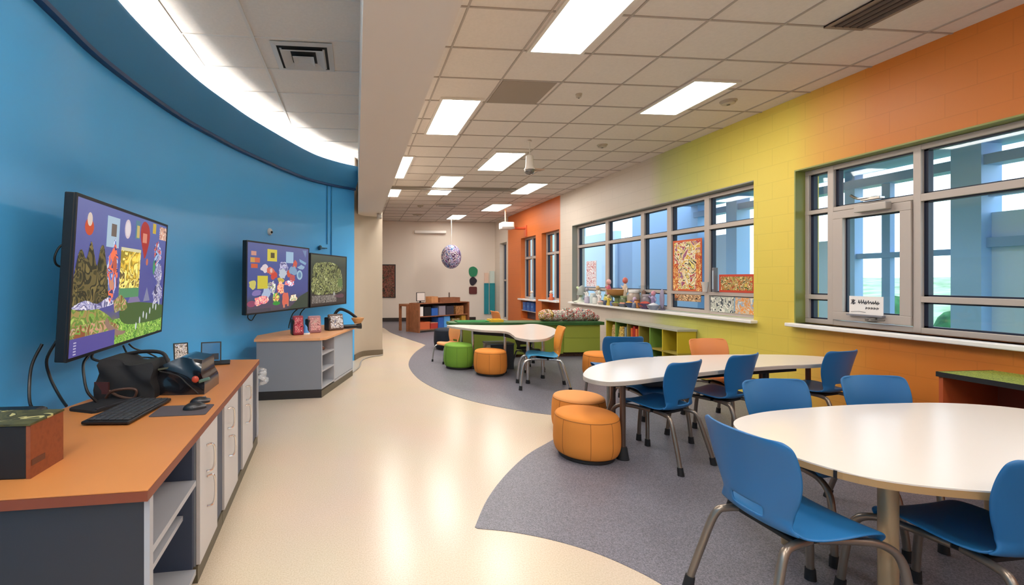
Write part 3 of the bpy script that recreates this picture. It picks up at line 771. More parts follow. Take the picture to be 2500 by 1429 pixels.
# far counter -------------------------------------------------------------
c2 = thing('corner_cabinet', 'grey corner cabinet with three open shelves under the two screens', 'cabinet', (-.425, 5.69, 0))
A, B, C_ = (-1.19, 5.62), (-.425, 5.69), (-.055, 6.97)
def lerp(a, b, t): return tuple(a[i] + (b[i] - a[i]) * t for i in range(len(a)))
d1 = Vector((B[0] - A[0], B[1] - A[1], 0)).normalized(); n1 = Vector((-d1.y, d1.x, 0))
d2 = Vector((C_[0] - B[0], C_[1] - B[1], 0)).normalized(); n2 = Vector((-d2.y, d2.x, 0))
def quadp(a, b, n, d): return [a, b, (b[0] + n.x * d, b[1] + n.y * d), (a[0] + n.x * d, a[1] + n.y * d)]
MB().prism(quadp(A, B, n1, .02), .105, .705).build('front_panel', GREYM, c2, world=True)
S0, S1 = B, lerp(B, C_, .37)
def bay(t0, t1): return lerp(B, C_, t0), lerp(B, C_, t1)
p, q = bay(.0, .022); MB().prism(quadp(p, q, n2, .35), .105, .705).build('side_panel', GREYL, c2, world=True)
p, q = bay(.35, .372); MB().prism(quadp(p, q, n2, .35), .105, .705).build('side_panel', GREYL, c2, world=True)
p, q = bay(.022, .35)
for z in (.105, .31, .515): MB().prism(quadp(p, q, n2, .33), z, z + .02).build('shelf', GREYL, c2, world=True)
pb = (p[0] + n2.x * .33, p[1] + n2.y * .33); qb = (q[0] + n2.x * .33, q[1] + n2.y * .33)
MB().prism(quadp(pb, qb, n2, .02), .105, .705).build('back_panel', mat('bay_dark', '#26282e', .7), c2, world=True)
p, q = bay(.374, .97); MB().prism(quadp(p, q, n2, .02), .12, .70).build('sliding_door', mat('door_blue_grey', '#a3acb8', .4), c2, world=True)
p, q = bay(.36, 1.0); MB().prism(quadp(p, q, n2, .06), .085, .112).build('door_track', GREYL, c2, world=True)
p, q = bay(.97, 1.0); MB().prism(quadp(p, q, n2, .25), .105, .705).build('end_panel', mat('end_blue_grey', '#8fa0b6', .4), c2, world=True)
kk = [(A[0] + n1.x * .015, A[1] + n1.y * .015), (B[0] + n1.x * .015 - .012, B[1] + n1.y * .015), (C_[0] - .015, C_[1] - .02), (C_[0] - .2, C_[1]), (B[0] - .1, B[1] + .2), (A[0], A[1] + .15)]
MB().prism(quadp(A, B, n1, .05), 0, .1045).build('plinth', mat('plinth_black', '#17161a', .5), c2, world=True)
MB().prism(quadp(B, C_, n2, .05), 0, .0845).build('plinth', KICK, c2, world=True)
tp = [(-1.215, 5.60), (-.44, 5.655), (-.37, 5.71), (-.02, 6.96), (-.05, 7.08), (-.3, 7.3), (-.62, 7.3), (-.8, 6.9), (-1.02, 6.5), (-1.26, 6.0)]
t = thing('worktop', 'orange wood worktop of the far corner cabinet', 'worktop', (-.5, 6.2, .706))
MB().prism(tp, .706, .738, .004).build('top_surface', mat('wood_laminate', '#dca274', .45, noise=.06, nscale=6), t, world=True)
t = thing('toy_tools', 'brown and white toys lying on the top shelf of the corner cabinet', 'toy', (*lerp(B, C_, .18), .535)); t.location = (t.location[0] + n2.x * .1, t.location[1] + n2.y * .1, .535)
MB().tube([(-.05, -.1, .02), (0, 0, .035), (.03, .09, .02)], .02, 8).build('toy_handle', mat('toy_brown', '#7b4a32', .5), t)
MB().ball((.01, .1, .028), .028, (1, 1.3, .8), 2).build('toy_head', WHITE, t)
MB().cbox((-.02, -.05, .065), (.05, .1, .02), rz=.4, bev=.006).build('toy_block', mat('toy_cream', '#c9b89a', .5), t)
# things on the far worktop
def case_(name, lb, cat, px, rz, w, d, h, m1, m2, lean=.15):
    t = thing(name, lb, cat, (px[0], px[1], .738), rz, 'upright packs on the far worktop')
    M = Matrix.Rotation(-lean, 4, 'X')
    MB().merge(MB().box((-w / 2, -d / 2, 0), (w / 2, d / 2, h), bev=.02).bm, M).build('pack_body', m1, t)
    MB().merge(MB().box((-w / 2 + .02, -d / 2 - .008, .03), (w / 2 - .02, -d / 2 + .004, h - .03), bev=.003).bm, M).build('pack_front', m2, t)
    MB().box((-w / 2 - .01, .0, 0), (-w / 2 + .04, .12, h * .8), bev=.015).build('stand', BLACK, t)
case_('display_pack', 'red patterned upright pack on black stand, left on the far worktop', 'pack', (-.74, 5.98), math.radians(20), .14, .05, .25, mat('pack_red', '#8e2a3c', .4), art('pack_red_art', ['#5a1a2a', '#d8566a', '#a02a40', '#f0b0b0', '#c23a50'], 22, .4))
case_('display_pack', 'pink striped upright pack on black stand, middle of the far worktop', 'pack', (-.55, 6.2), math.radians(25), .18, .05, .23, mat('pack_pink', '#a0707a', .4), art('pack_pink_art', ['#7a3a4a', '#e0a0a0', '#c2a8a0', '#a84a5a', '#f0d0c8'], 22, .4))
case_('display_pack', 'white and brown upright pack by the cup on the far worktop', 'pack', (-.28, 6.5), math.radians(35), .24, .05, .23, mat('pack_brown', '#5c4a42', .4), art('pack_white_art', ['#3a2e2a', '#e8e6ea', '#8a7a72', '#fdfdff', '#2f3a6a'], 14, .4))
t = thing('blue_tube', 'small white and blue toy beside the pink pack', 'toy', (-.66, 6.06, .738))
MB().lathe([(.05, 0), (.055, .02), (.03, .05), (.025, .09), (.0, .13)], 14).build('toy_body', mat('toy_blue', '#4f8fd0', .4), t, smooth=60)
MB().lathe([(.058, .0), (.06, .015), (.056, .022)], 14).build('toy_base', WHITE, t)
t = thing('desk_lamp', 'black bent desk lamp with a wooden end at the right of the worktop', 'lamp', (-.2, 6.85, .738))
MB().tube([(-.12, -.02, .0), (-.13, .0, .16), (-.05, .0, .27), (.08, -.02, .235), (.2, -.06, .15)], .022, 10).build('lamp_arm', BLACKM, t)
MB().lathe([(.05, .05), (.09, .11), (.095, .13), (.05, .135), (.03, .06)], 16, Matrix.Translation((.22, -.07, .02))).build('lamp_end', mat('wood_end', '#c9935c', .5), t, smooth=40)
MB().box((-.18, -.06, 0), (-.06, .06, .02), bev=.006).build('lamp_base', BLACKM, t)
t = thing('hand_scanner', 'thick black handle lying across the right end of the far worktop', 'tool', (-.15, 6.72, .738))
MB().tube([(-.16, -.06, .03), (.0, -.02, .03), (.16, .02, .03)], .028, 10).build('tool_handle', BLACK, t)
MB().tube([(.15, .017, .03), (.22, .035, .032)], .032, 10, r2=.044).build('tool_head', BLACK, t)

# ================================================================== SCREENS
def tv(lb, loc, rz, tilt, w, h, back, wallgap):
    # distance from the casing back to the curved wall, for the mount
    n = Vector((-math.sin(rz), math.cos(rz), 0)); best = 9
    for a, b in zip(WC, WC[1:]):
        A, B = Vector((*a, 0)) - Vector((loc[0], loc[1], 0)), Vector((*b, 0)) - Vector((loc[0], loc[1], 0))
        d = B - A; den = n.x * d.y - n.y * d.x
        if abs(den) > 1e-9:
            k = (A.x * d.y - A.y * d.x) / den; u = (A.x * n.y - A.y * n.x) / den
            if 0 <= u <= 1 and k > 0: best = min(best, k)
    wallgap = best - .102 - .004
    t = bpy.data.objects.new('wall_screen', None); COL.objects.link(t)
    t.rotation_euler = (tilt, 0, rz); t.location = loc
    props(t, lb, 'screen', 'wall screens on the blue wall')
    z0 = h / 2; d = .052; e = .018
    MB().box((-w / 2, 0, -z0), (w / 2, d, z0), bev=.006).build('casing', BLACK, t)
    m = MB()
    m.box((-w / 2, -.008, -z0), (-w / 2 + e, .002, z0)).box((w / 2 - e, -.008, -z0), (w / 2, .002, z0))
    m.box((-w / 2 + e, -.008, -z0), (w / 2 - e, .002, -z0 + e)).box((-w / 2 + e, -.008, z0 - e), (w / 2 - e, .002, z0))
    m.build('bezel', BLACK, t)
    MB().box((-.3, d, -.22), (.3, d + .05, .22), bev=.01).build('rear_housing', BLACKM, t)
    MB().box((-.12, d + .05, -.1), (.12, d + .05 + wallgap, .1)).build('wall_mount', BLACKM, t)
    s = MB().box((-w / 2 + e, -.004, -z0 + e), (w / 2 - e, .0, z0 - e)).build('screen', back, t)
    return t, s
def scr_mat(name, stops, noise=.02, strength=.9):
    m = bpy.data.materials.new(name); m.use_nodes = True; nt = m.node_tree; b = nt.nodes['Principled BSDF']
    tc = nt.nodes.new('ShaderNodeTexCoord'); sp = nt.nodes.new('ShaderNodeSeparateXYZ'); n = nt.nodes.new('ShaderNodeTexNoise')
    n.inputs['Scale'].default_value = 14; n.inputs['Detail'].default_value = 6
    ma = nt.nodes.new('ShaderNodeMath'); ma.operation = 'MULTIPLY_ADD'; ma.inputs[1].default_value = noise; 
    nt.links.new(tc.outputs['Generated'], sp.inputs[0]); nt.links.new(tc.outputs['Object'], n.inputs['Vector'])
    nt.links.new(n.outputs['Fac'], ma.inputs[0]); nt.links.new(sp.outputs['Z'], ma.inputs[2])
    r = nt.nodes.new('ShaderNodeValToRGB'); els = r.color_ramp.elements
    while len(els) < len(stops): els.new(.5)
    for e, (p, c) in zip(els, stops): e.position = p; e.color = hexc(c)
    nt.links.new(ma.outputs[0], r.inputs['Fac'])
    b.inputs['Base Color'].default_value = (.01, .01, .012, 1); b.inputs['Roughness'].default_value = .25
    nt.links.new(r.outputs['Color'], b.inputs['Emission Color']); b.inputs['Emission Strength'].default_value = strength
    return m
ICON = {}
def icon_mat(c):
    if c not in ICON:
        if isinstance(c, str):
            m = mat('icon_' + c, c, .5, emit=.9); m.node_tree.nodes['Principled BSDF'].inputs['Base Color'].default_value = (0, 0, 0, 1)
        else: m = c
        ICON[c] = m
    return ICON[c]
ICN = [0]
def pic(s, poly, c, w, h, name='screen_picture', lay=0):
    """flat coloured shape shown on the screen; poly in 0..1 screen coordinates (x right, y up)"""
    ICN[0] += 1
    off = -.0052 - .0006 * lay - (ICN[0] % 9) * .00005
    pts = [((min(1, max(0, p[0])) - .5) * w, (min(1, max(0, p[1])) - .5) * h) for p in poly]
    plate(pts, off, off + .0004).build(name, icon_mat(c), s)
def R(x0, y0, x1, y1): return [(x0, y0), (x1, y0), (x1, y1), (x0, y1)]
def El(x, y, rx, ry, n=18): return [(x + rx * math.cos(2 * PI * k / n), y + ry * math.sin(2 * PI * k / n)) for k in range(n)]
def Blob(x, y, rx, ry, sd, n=12, j=.3):
    r = random.Random(sd)
    return spl2([(x + rx * math.cos(2 * PI * k / n) * (1 + r.uniform(-j, j)), y + ry * math.sin(2 * PI * k / n) * (1 + r.uniform(-j, j))) for k in range(n)], 3)

# screen 1 (nearest)
T1, SC1 = tv('largest nearest wall screen showing a garden and balloon picture', (-1.575, 3.333, 1.462), math.radians(94.6), math.radians(3.2), 1.5, .91, scr_mat('screen1', [(0, '#5a8a3c'), (.12, '#6f9448'), (.2, '#7f8f52'), (.26, '#6a6a72'), (.33, '#57579c'), (.6, '#5055a0'), (1, '#666fae')], .12), .12)
W1, H1 = 1.464, .874
TREE = art('tree_art', ['#22261a', '#3c3a22', '#5a5230', '#2c2c1c', '#6a6038', '#1a1e14'], 11, emit=.9, distort=1.5)
GRASS = art('grass_art', ['#3a5a24', '#6a9a3c', '#86b04c', '#4c7a30', '#a0c060', '#5a7a3a'], 22, emit=.9, distort=1)
FLOW = art('flow_art', ['#7a4a30', '#6a8a3c', '#b08a70', '#5a7a30', '#8a5a44', '#9a9a80'], 18, emit=.9, distort=1)
ROCK = art('rock_art', ['#4a4a74', '#7a7aa4', '#a8a8c6', '#56567e', '#c4c4d8', '#3f3f66'], 14, emit=.9, distort=1.5)
GOLD = art('gold_art', ['#e8cf5a', '#c8a83a', '#8a7a2a', '#f0dc7a', '#5a5030', '#dcc050'], 11, emit=.9, distort=1.5)
BLUEA = art('blue_art', ['#3a4a8a', '#c0d0e8', '#5a6aa8', '#d86a4a', '#2a3a6a', '#90a8d0'], 11, emit=.9, distort=1.5)
pic(SC1, R(.0, .0, 1, .19), GRASS, W1, H1)
pic(SC1, spl2([(.0, .18), (.0, .3), (.1, .31), (.22, .28), (.34, .2), (.3, .17)], 3), art('grass_art_b', ['#4a6a2c', '#6f9440', '#8a7a48', '#587a34', '#7f8a44', '#94b058'], 16, emit=.9, distort=1), W1, H1, lay=1)
pic(SC1, [(0, .19), (.3, .2), (.42, .14), (.42, .05), (0, .05)], FLOW, W1, H1, lay=1)
pic(SC1, spl2([(.42, .26), (.5, .31), (.62, .3), (1, .24), (1, .12), (.6, .12), (.45, .16)], 3), '#4f6a35', W1, H1, lay=1)
pic(SC1, spl2([(.3, .21), (.33, .16), (.42, .1), (.5, .08), (.46, .06), (.36, .08), (.28, .17)], 3), '#a08070', W1, H1, lay=2)
pic(SC1, spl2([(.0, .31), (.02, .6), (.05, .68), (.09, .62), (.12, .74), (.15, .66), (.18, .58), (.2, .7), (.23, .72), (.26, .6), (.3, .5), (.33, .33), (.2, .3)], 3), TREE, W1, H1, lay=1)
pic(SC1, spl2([(.0, .31), (.1, .35), (.2, .32), (.3, .36), (.36, .31), (.2, .285), (.08, .29)], 3), ROCK, W1, H1, lay=2)
pic(SC1, Blob(.42, .3, .08, .06, 4), FLOW, W1, H1, lay=2)
pic(SC1, [(.5, .3), (.57, .42), (.6, .38), (.66, .3)], '#8d7fa8', W1, H1, lay=2)
pic(SC1, [(.7, .3), (.74, .42), (.79, .3)], '#8d8fb0', W1, H1, lay=2)
pic(SC1, Blob(.9, .36, .08, .09, 7), ROCK, W1, H1, lay=2)
pic(SC1, Blob(.9, .55, .06, .1, 9), ROCK, W1, H1, lay=2); pic(SC1, Blob(.87, .72, .06, .1, 12), BLUEA, W1, H1, lay=2)
pic(SC1, R(.25, .72, .37, .94), '#b9d2e6', W1, H1, lay=1); pic(SC1, R(.29, .8, .34, .89), '#7a6a60', W1, H1, lay=2)
pic(SC1, Blob(.33, .55, .05, .2, 3), BLUEA, W1, H1, lay=2); pic(SC1, El(.34, .6, .02, .06), '#d0644a', W1, H1, lay=3); pic(SC1, El(.32, .45, .022, .035), '#e09a7a', W1, H1, lay=3)
pic(SC1, R(.4, .36, .63, .72), GOLD, W1, H1, lay=1); pic(SC1, R(.4, .345, .63, .42), '#5f9a6a', W1, H1, lay=2); pic(SC1, R(.4, .71, .63, .735), '#e9e2b8', W1, H1, lay=2)
pic(SC1, El(.46, .88, .034, .075), '#e8d4dc', W1, H1, lay=1); pic(SC1, El(.46, .88, .024, .055), '#f4e6ea', W1, H1, lay=2)
pic(SC1, El(.1, .83, .035, .055), '#d8552f', W1, H1, lay=1); pic(SC1, El(.1, .88, .02, .045), '#ead6c8', W1, H1, lay=2)
pic(SC1, R(.55, .82, .6, .97), '#5f8a9a', W1, H1, lay=1); pic(SC1, R(.565, .83, .6, .93), '#d8c070', W1, H1, lay=2)
pic(SC1, spl2([(.66, .98), (.72, .95), (.74, .84), (.69, .67), (.66, .72), (.62, .84), (.62, .93)], 4), '#b8352f', W1, H1, lay=1); pic(SC1, R(.645, .8, .7, .88), '#e8937a', W1, H1, lay=2); pic(SC1, El(.72, .64, .014, .03), '#d87a5a', W1, H1, lay=2)
pic(SC1, rrect(.77, .82, .9, 1.0, .02) and R(.78, .9, .825, .99), '#d8b840', W1, H1, lay=1); pic(SC1, R(.885, .86, .995, .98), art('card_art', ['#a88a80', '#d8b8a8', '#8a6a60', '#c8a090', '#e8d0c0'], 13, emit=.9), W1, H1, lay=1)
pic(SC1, El(.83, .6, .02, .07), '#4f9a6a', W1, H1, lay=1)
pic(SC1, R(.0, .0, .38, .115), '#5d54a0', W1, H1, lay=3)
for k in range(5): pic(SC1, R(.03 + .0, .012 + .018 * k, .05, .02 + .018 * k), '#c8c0e0', W1, H1, lay=4)
for k in range(8): pic(SC1, El(.62 + .045 * k, .1 + .022 * k + .02 * (k % 3), .008, .03), '#dfe2e8', W1, H1, lay=3)

# screen 2
def place_tv(a, b, ztop, zbot):
    ang = math.atan2(b[1] - a[1], b[0] - a[0]); w = math.hypot(b[0] - a[0], b[1] - a[1])
    return ((a[0] + b[0]) / 2, (a[1] + b[1]) / 2, (ztop + zbot) / 2), ang, w, ztop - zbot
loc, ang, w_, h_ = place_tv((-1.265, 5.41), (-.69, 6.73), 1.905, 1.038)
T2, SC2 = tv('middle wall screen showing scattered colourful stickers on blue', loc, ang, math.radians(.8), w_, h_, scr_mat('screen2', [(0, '#4a4a4e'), (.1, '#5a4a5e'), (.2, '#4a4f6a'), (.3, '#4a5290'), (.7, '#505a9a'), (1, '#62689c')], .06), .12)
W2, H2 = w_ - .036, h_ - .036
pic(SC2, R(.28, .75, .43, .93), '#e0cf4a', W2, H2); pic(SC2, R(.33, .8, .39, .88), '#5a5030', W2, H2, lay=1)
pic(SC2, R(.58, .74, .71, .92), '#a8c8e4', W2, H2); pic(SC2, R(.14, .34, .29, .53), '#dccb3f', W2, H2)
pic(SC2, R(.05, .82, .12, .88), '#d89a8a', W2, H2); pic(SC2, R(.04, .72, .17, .79), '#d8a050', W2, H2); pic(SC2, R(.05, .64, .14, .70), '#d8603a', W2, H2); pic(SC2, R(.1, .72, .17, .79), '#d86a4a', W2, H2, lay=1)
pic(SC2, Blob(.24, .64, .055, .06, 21), '#ead8dc', W2, H2); pic(SC2, Blob(.33, .61, .05, .06, 22), '#e0705a', W2, H2); pic(SC2, El(.34, .61, .02, .035), '#f0c0b0', W2, H2, lay=1)
pic(SC2, Blob(.53, .66, .07, .11, 23), ROCK, W2, H2); pic(SC2, Blob(.53, .57, .06, .07, 24), '#c8d0dc', W2, H2, lay=1)
pic(SC2, Blob(.74, .72, .04, .06, 25), '#d8604a', W2, H2); pic(SC2, Blob(.71, .62, .06, .08, 26), '#8aa8c8', W2, H2, lay=1); pic(SC2, El(.63, .57, .03, .06), '#d85a3a', W2, H2)
pic(SC2, Blob(.38, .54, .05, .06, 27), '#d84a3a', W2, H2); pic(SC2, Blob(.69, .5, .06, .06, 28), '#c85a5a', W2, H2)
pic(SC2, El(.83, .55, .055, .08), '#a8c8dc', W2, H2); pic(SC2, El(.83, .55, .03, .05), '#6a90b8', W2, H2, lay=1)
pic(SC2, [(.82, .82), (.96, .76), (.94, .72), (.83, .77)], '#8ab0d0', W2, H2); pic(SC2, Blob(.86, .68, .06, .035, 29), '#9ab8d4', W2, H2)
pic(SC2, Blob(.5, .46, .055, .05, 30), '#d8b84a', W2, H2); pic(SC2, Blob(.5, .34, .06, .1, 31), art('stk1', ['#d86a4a', '#e8b88a', '#a83a3a', '#e8d0b0', '#c85a4a'], 13, emit=.9), W2, H2)
pic(SC2, Blob(.08, .4, .05, .06, 32), '#d8cc6a', W2, H2); pic(SC2, Blob(.35, .35, .06, .1, 33), art('stk2', ['#4a6a9a', '#d8dce4', '#8a9a6a', '#5a4a8a', '#c8b0a0'], 13, emit=.9), W2, H2)
pic(SC2, Blob(.64, .42, .08, .05, 34), art('stk3', ['#e8e8f0', '#d86a6a', '#5a6aa8', '#f4f4f8', '#c85a5a'], 15, emit=.9), W2, H2)
pic(SC2, Blob(.27, .25, .06, .09, 35), '#b8c8e4', W2, H2); pic(SC2, Blob(.13, .28, .06, .04, 36), '#8a7ab8', W2, H2)
pic(SC2, Blob(.2, .17, .1, .07, 37), art('stk4', ['#d87a5a', '#a85a8a', '#e8c0a0', '#c84a6a', '#6a4a6a'], 13, emit=.9), W2, H2)
pic(SC2, Blob(.42, .2, .05, .09, 38), art('stk5', ['#4aa04a', '#e0c06a', '#3a7a3a', '#e8705a', '#c8e0a0'], 13, emit=.9), W2, H2); pic(SC2, El(.43, .11, .06, .03), '#3f9a3f', W2, H2, lay=1)
pic(SC2, Blob(.58, .17, .07, .1, 39), '#e8705a', W2, H2); pic(SC2, R(.54, .03, .57, .14), '#e08a6a', W2, H2); pic(SC2, R(.61, .05, .635, .16), '#e08a6a', W2, H2)
pic(SC2, Blob(.72, .17, .07, .06, 40), art('stk6', ['#7ad0c0', '#e8e8e0', '#e0a06a', '#5a9a8a', '#e8d8b0'], 15, emit=.9), W2, H2)
pic(SC2, [(.62, .0), (1, .0), (1, .27), (.85, .2), (.7, .06)], '#3f4a3c', W2, H2); pic(SC2, R(.0, .0, .34, .05), '#4f4a56', W2, H2); pic(SC2, El(.06, .13, .06, .045), '#9a4a6a', W2, H2)
pic(SC2, [(.88, .97), (.96, .97), (.94, .85)], '#7a90b8', W2, H2)

# screen 3
loc, ang, w_, h_ = place_tv((-.677, 6.80), (-.173, 7.9), 1.842, 1.036)
T3, SC3 = tv('smallest farthest wall screen showing a dark leafy picture', loc, ang, math.radians(.5), w_, h_, scr_mat('screen3', [(0, '#35332e'), (.1, '#4a4742'), (.25, '#3c3a34'), (.3, '#4a5238'), (.8, '#3f4a34'), (1, '#56624a')], .05, .7), .1)
W3, H3 = w_ - .036, h_ - .036
LEAF = art('leafy', ['#1c2014', '#4a5230', '#7a8050', '#2c3220', '#98a070', '#343a24'], 11, emit=.7, distort=1.6)
pic(SC3, spl2([(.05, .25), (.04, .6), (.1, .82), (.3, .86), (.6, .86), (.8, .75), (.88, .5), (.85, .28), (.5, .22)], 4), LEAF, W3, H3)
pic(SC3, R(.03, .05, .7, .2), art('leaf_low', ['#2a2826', '#6a6662', '#4a4644', '#8a8680', '#3a3634'], 14, emit=.7), W3, H3)
pic(SC3, Blob(.8, .17, .13, .04, 50), '#6a4a52', W3, H3, lay=1); pic(SC3, Blob(.82, .45, .08, .09, 51), '#6a8048', W3, H3, lay=1); pic(SC3, El(.63, .22, .03, .04), '#b0b0a8', W3, H3, lay=1)

# small wall fittings on the blue wall
def on_wall(y, z, d=.0):
    x = wallx(y); a, b = wallx(y - .05), wallx(y + .05)
    n = Vector((.1, -(b - a), 0)).normalized()
    return Vector((x + n.x * d, y + n.y * d, z)), n
p, n = on_wall(6.55, 2.12, .0)
t = thing('wall_sensor', 'small round white sensor on the blue wall above the middle screen', 'sensor', p)
M = n.to_track_quat('Z', 'Y').to_matrix().to_4x4()
MB().lathe([(.05, -.003), (.05, .012), (.035, .03), (0, .034)], 20, M).build('sensor_body', WHITE, t, smooth=40)
MB().ball(n * .036 + Vector((0, 0, -.008)), .018).build('sensor_eye', BLACK, t, smooth=180)
m = MB()
for yq in (7.86, 7.93):
    p0, n = on_wall(yq, 0, .012); m.tube([(p0.x, p0.y, 1.86 if yq > 7.9 else 2.05), (p0.x, p0.y, 3.045)], .009, 8)
single(m, 'cable_conduit', mat('conduit_blue', '#2a7fae', .4), 'pair of thin blue conduits running down the end of the blue wall', 'conduit')
p, n = on_wall(7.72, 1.98, .0)
t = thing('wall_hook', 'grey cable bracket on the blue wall beside the conduits', 'bracket', p)
q2, _ = on_wall(7.85, 1.98, .02)
MB().ball(n * .03, .045, (.8, 1, .9), 2, lump=.3, seed=3).tube([n * .03, (q2 - p)], .008, 8).build('bracket_body', mat('bracket_teal', '#3a5f70', .5), t, smooth=60)

# ================================================================== THINGS ON THE NEAR COUNTER
ZT = .74
t = thing('computer_keyboard', 'black computer keyboard lying on the orange worktop', 'keyboard', (-1.2, 2.565, ZT), math.radians(86))
MB().box((-.22, -.115, .006), (.22, .115, .022), bev=.005).build('keyboard_body', BLACK, t)
MB().box((-.2, .085, 0), (-.17, .1, .008)).box((.17, .085, 0), (.2, .1, .008)).box((-.2, -.1, 0), (-.17, -.085, .008)).box((.17, -.1, 0), (.2, -.085, .008)).build('rubber_foot', BLACKM, t)
KEY = mat('key_grey', '#33353a', .45)
for r in range(6):
    m = MB(); x = -.205
    while x < .2:
        wd = .026 if not (r == 5 and -.08 < x < .05) else .12
        m.box((x, .085 - r * .034 - .022, .0225), (x + wd, .085 - r * .034 + .006, .029), bev=.002); x += wd + .0055
    m.build('key_row', KEY, t)
t = thing('mouse_pad', 'dark grey mouse pad by the counter front edge', 'mouse pad', (-.93, 2.58, ZT), CA)
MB().prism(rrect(-.145, .135, -.1, .1, .012), 0, .004).build('pad_body', mat('pad_grey', '#4a4348', .8), t)
def mouse(nm, lb, x, y, z, rz, s=1):
    t = thing(nm, lb, 'mouse', (x, y, z), rz)
    m = MB().ball((0, 0, 0), .05 * s, (.62, 1.1, .66), 3)
    for v in m.bm.verts: v.co.z = max(0, v.co.z)
    m.build('mouse_body', BLACK, t, smooth=50)
    MB().cbox((0, .024, .028), (.008, .018, .012), bev=.003).build('scroll_wheel', mat('wheel_grey', '#5b5b60', .4), t)
    MB().tube([(-.03, -.01, .015), (-.02, .045, .014), (0, .055, .012), (.02, .045, .014), (.03, -.01, .015)], .004, 6).build('side_band', mat('mouse_silver', '#8d8f94', .3, .6), t)
mouse('computer_mouse', 'black computer mouse on the dark mouse pad', -.88, 2.60, ZT + .0045, math.radians(-70), 1.1)
mouse('computer_mouse', 'second black mouse lying behind the mouse pad by the bag', -.9, 2.745, ZT + .0005, math.radians(-80), 1.0)
t = thing('speaker_box', 'black and orange box with an olive patterned lid at near counter end', 'box', (-1.36, 1.84, ZT), 0)
MB().box((-.25, -.095, 0), (.19, .09, .19), bev=.004).build('box_body', BLACKM, t)
MB().box((.19, -.094, .0), (.205, .09, .19)).build('side_panel', ramp_mat('brown_grille', [(0, '#7a3f26'), (.5, '#8e4c2c'), (1, '#6d3822')], 40, 1, .2, .5, constant=False), t)
MB().box((-.25, -.098, .19), (.207, .093, .197)).build('box_lid', art('olive_lid', ['#3c3a20', '#4a4826', '#55522c', '#3a381e', '#b8ae72', '#46421f'], 8, .5), t)
MB().box((.205, -.09, .045), (.2075, -.02, .066)).build('label_strip', mat('strip_brown', '#5a3324', .4), t)
for y in (.0, .05):
    MB().box((.2, y, .08), (.25, y + .008, .085)).build('flap_tab', mat('tab_dark', '#35140c', .5), t) if False else None
t = thing('power_adapter', 'black round power adapter on the back of the counter', 'adapter', (-1.57, 2.48, ZT))
MB().lathe([(.05, 0), (.05, .03), (.03, .045), (0, .046)], 16).build('adapter_body', BLACK, t, smooth=40)
t = thing('laptop_sleeve', 'flat black sleeve lying behind the keyboard by the bag', 'sleeve', (-1.4, 2.74, ZT), math.radians(68))
MB().prism(rrect(-.16, .16, -.09, .1, .02), 0, .016, .004).build('sleeve_body', BLACKM, t)
MB().box((-.14, -.085, .016), (.15, -.07, .02)).build('zip_strip', mat('zip_grey', '#46464c', .4, .5), t)
t = thing('small_speaker', 'black low speaker behind the box at the near counter end', 'speaker', (-1.46, 2.05, ZT), 0)
MB().box((-.1, -.1, 0), (.12, .1, .16), bev=.02).build('speaker_body', BLACK, t)
MB().lathe([(.06, 0), (.055, .006), (.02, .002), (0, .004)], 18, Matrix.Translation((.12, 0, .08)) @ Matrix.Rotation(PI / 2, 4, 'Y')).build('speaker_cone', BLACKM, t, smooth=40)

# black bag
t = thing('tote_bag', 'slumped black bag with shiny plastic side on the near counter', 'bag', (-1.215, 3.02, ZT), 0)
def lump_box(cx, cy, sx, sy, sz, seed, n=14, top=None):
    m = MB(); bm = bmesh.new(); bmesh.ops.create_cube(bm, size=1)
    bmesh.ops.subdivide_edges(bm, edges=bm.edges, cuts=7, use_grid_fill=True)
    r = random.Random(seed); ph = [(r.uniform(4, 11), r.uniform(4, 11), r.uniform(0, 6)) for _ in range(5)]
    for v in bm.verts:
        p = v.co
        q = Vector((p.x, p.y, p.z + .5))
        k = 1 - .22 * q.z ** 2
        x = q.x * sx * k; y = q.y * sy * k; z = q.z * sz
        if top: z = q.z * top(q.x, q.y) * sz
        w_ = sum(math.sin(a * q.x + b * q.z + c) for a, b, c in ph) / 5
        x += .02 * w_ * (q.z + .2); y += .03 * w_ * (q.z + .2)
        v.co = (cx + x, cy + y, max(0, z + .012 * w_ * q.z))
    return m.merge(bm)
lump_box(-.155, -.02, .34, .3, .235, 2, top=lambda x, y: 1.02 - .12 * (x + .5) - .1 * math.sin((x + .5) * 3)).build('bag_body', BLACKM, t, smooth=60)
lump_box(.13, .06, .30, .3, .215, 5, top=lambda x, y: .82 + .22 * math.sin((x + .5) * 2.6)).build('bag_pouch', mat('shiny_black', '#131318', .22, coat=.6), t, smooth=60)
MB().tube([(-.30, .1, .22), (-.16, .08, .245), (-.02, .04, .24), (.04, .0, .17), (.08, -.02, .14)], .012, 8).tube([(.02, -.1, .15), (.14, -.14, .13), (.2, -.15, .08), (.26, -.14, .02)], .004, 6).build('bag_strap', mat('strap_black', '#1d1c1d', .6), t)
MB().cbox((.05, -.06, .165), (.1, .04, .01), rz=.2, ry=-.15).build('bag_tag', mat('tag_olive', '#4f5344', .4), t)
MB().cbox((.2, .0, .208), (.09, .07, .006), rz=.4, ry=.25).build('bag_label', mat('label_silver', '#9a9a9a', .3, .5), t)
MB().ball((.235, -.115, .1), .022, (1, .5, 1), 2).build('bag_badge', mat('badge_red', '#b8452f', .4), t, smooth=180)
MB().cbox((.28, -.09, .09), (.07, .02, .02), ry=-.3, bev=.006).build('bag_clip', mat('clip_green', '#5a7a70', .4), t)
MB().tube([(-.24, -.2, .02), (-.2, -.21, .06), (-.12, -.2, .07), (-.07, -.2, .06), (-.09, -.2, .015), (-.16, -.21, .03), (-.22, -.2, .06)], .008, 8).build('bag_handle', mat('handle_brown', '#4a2f22', .5), t)
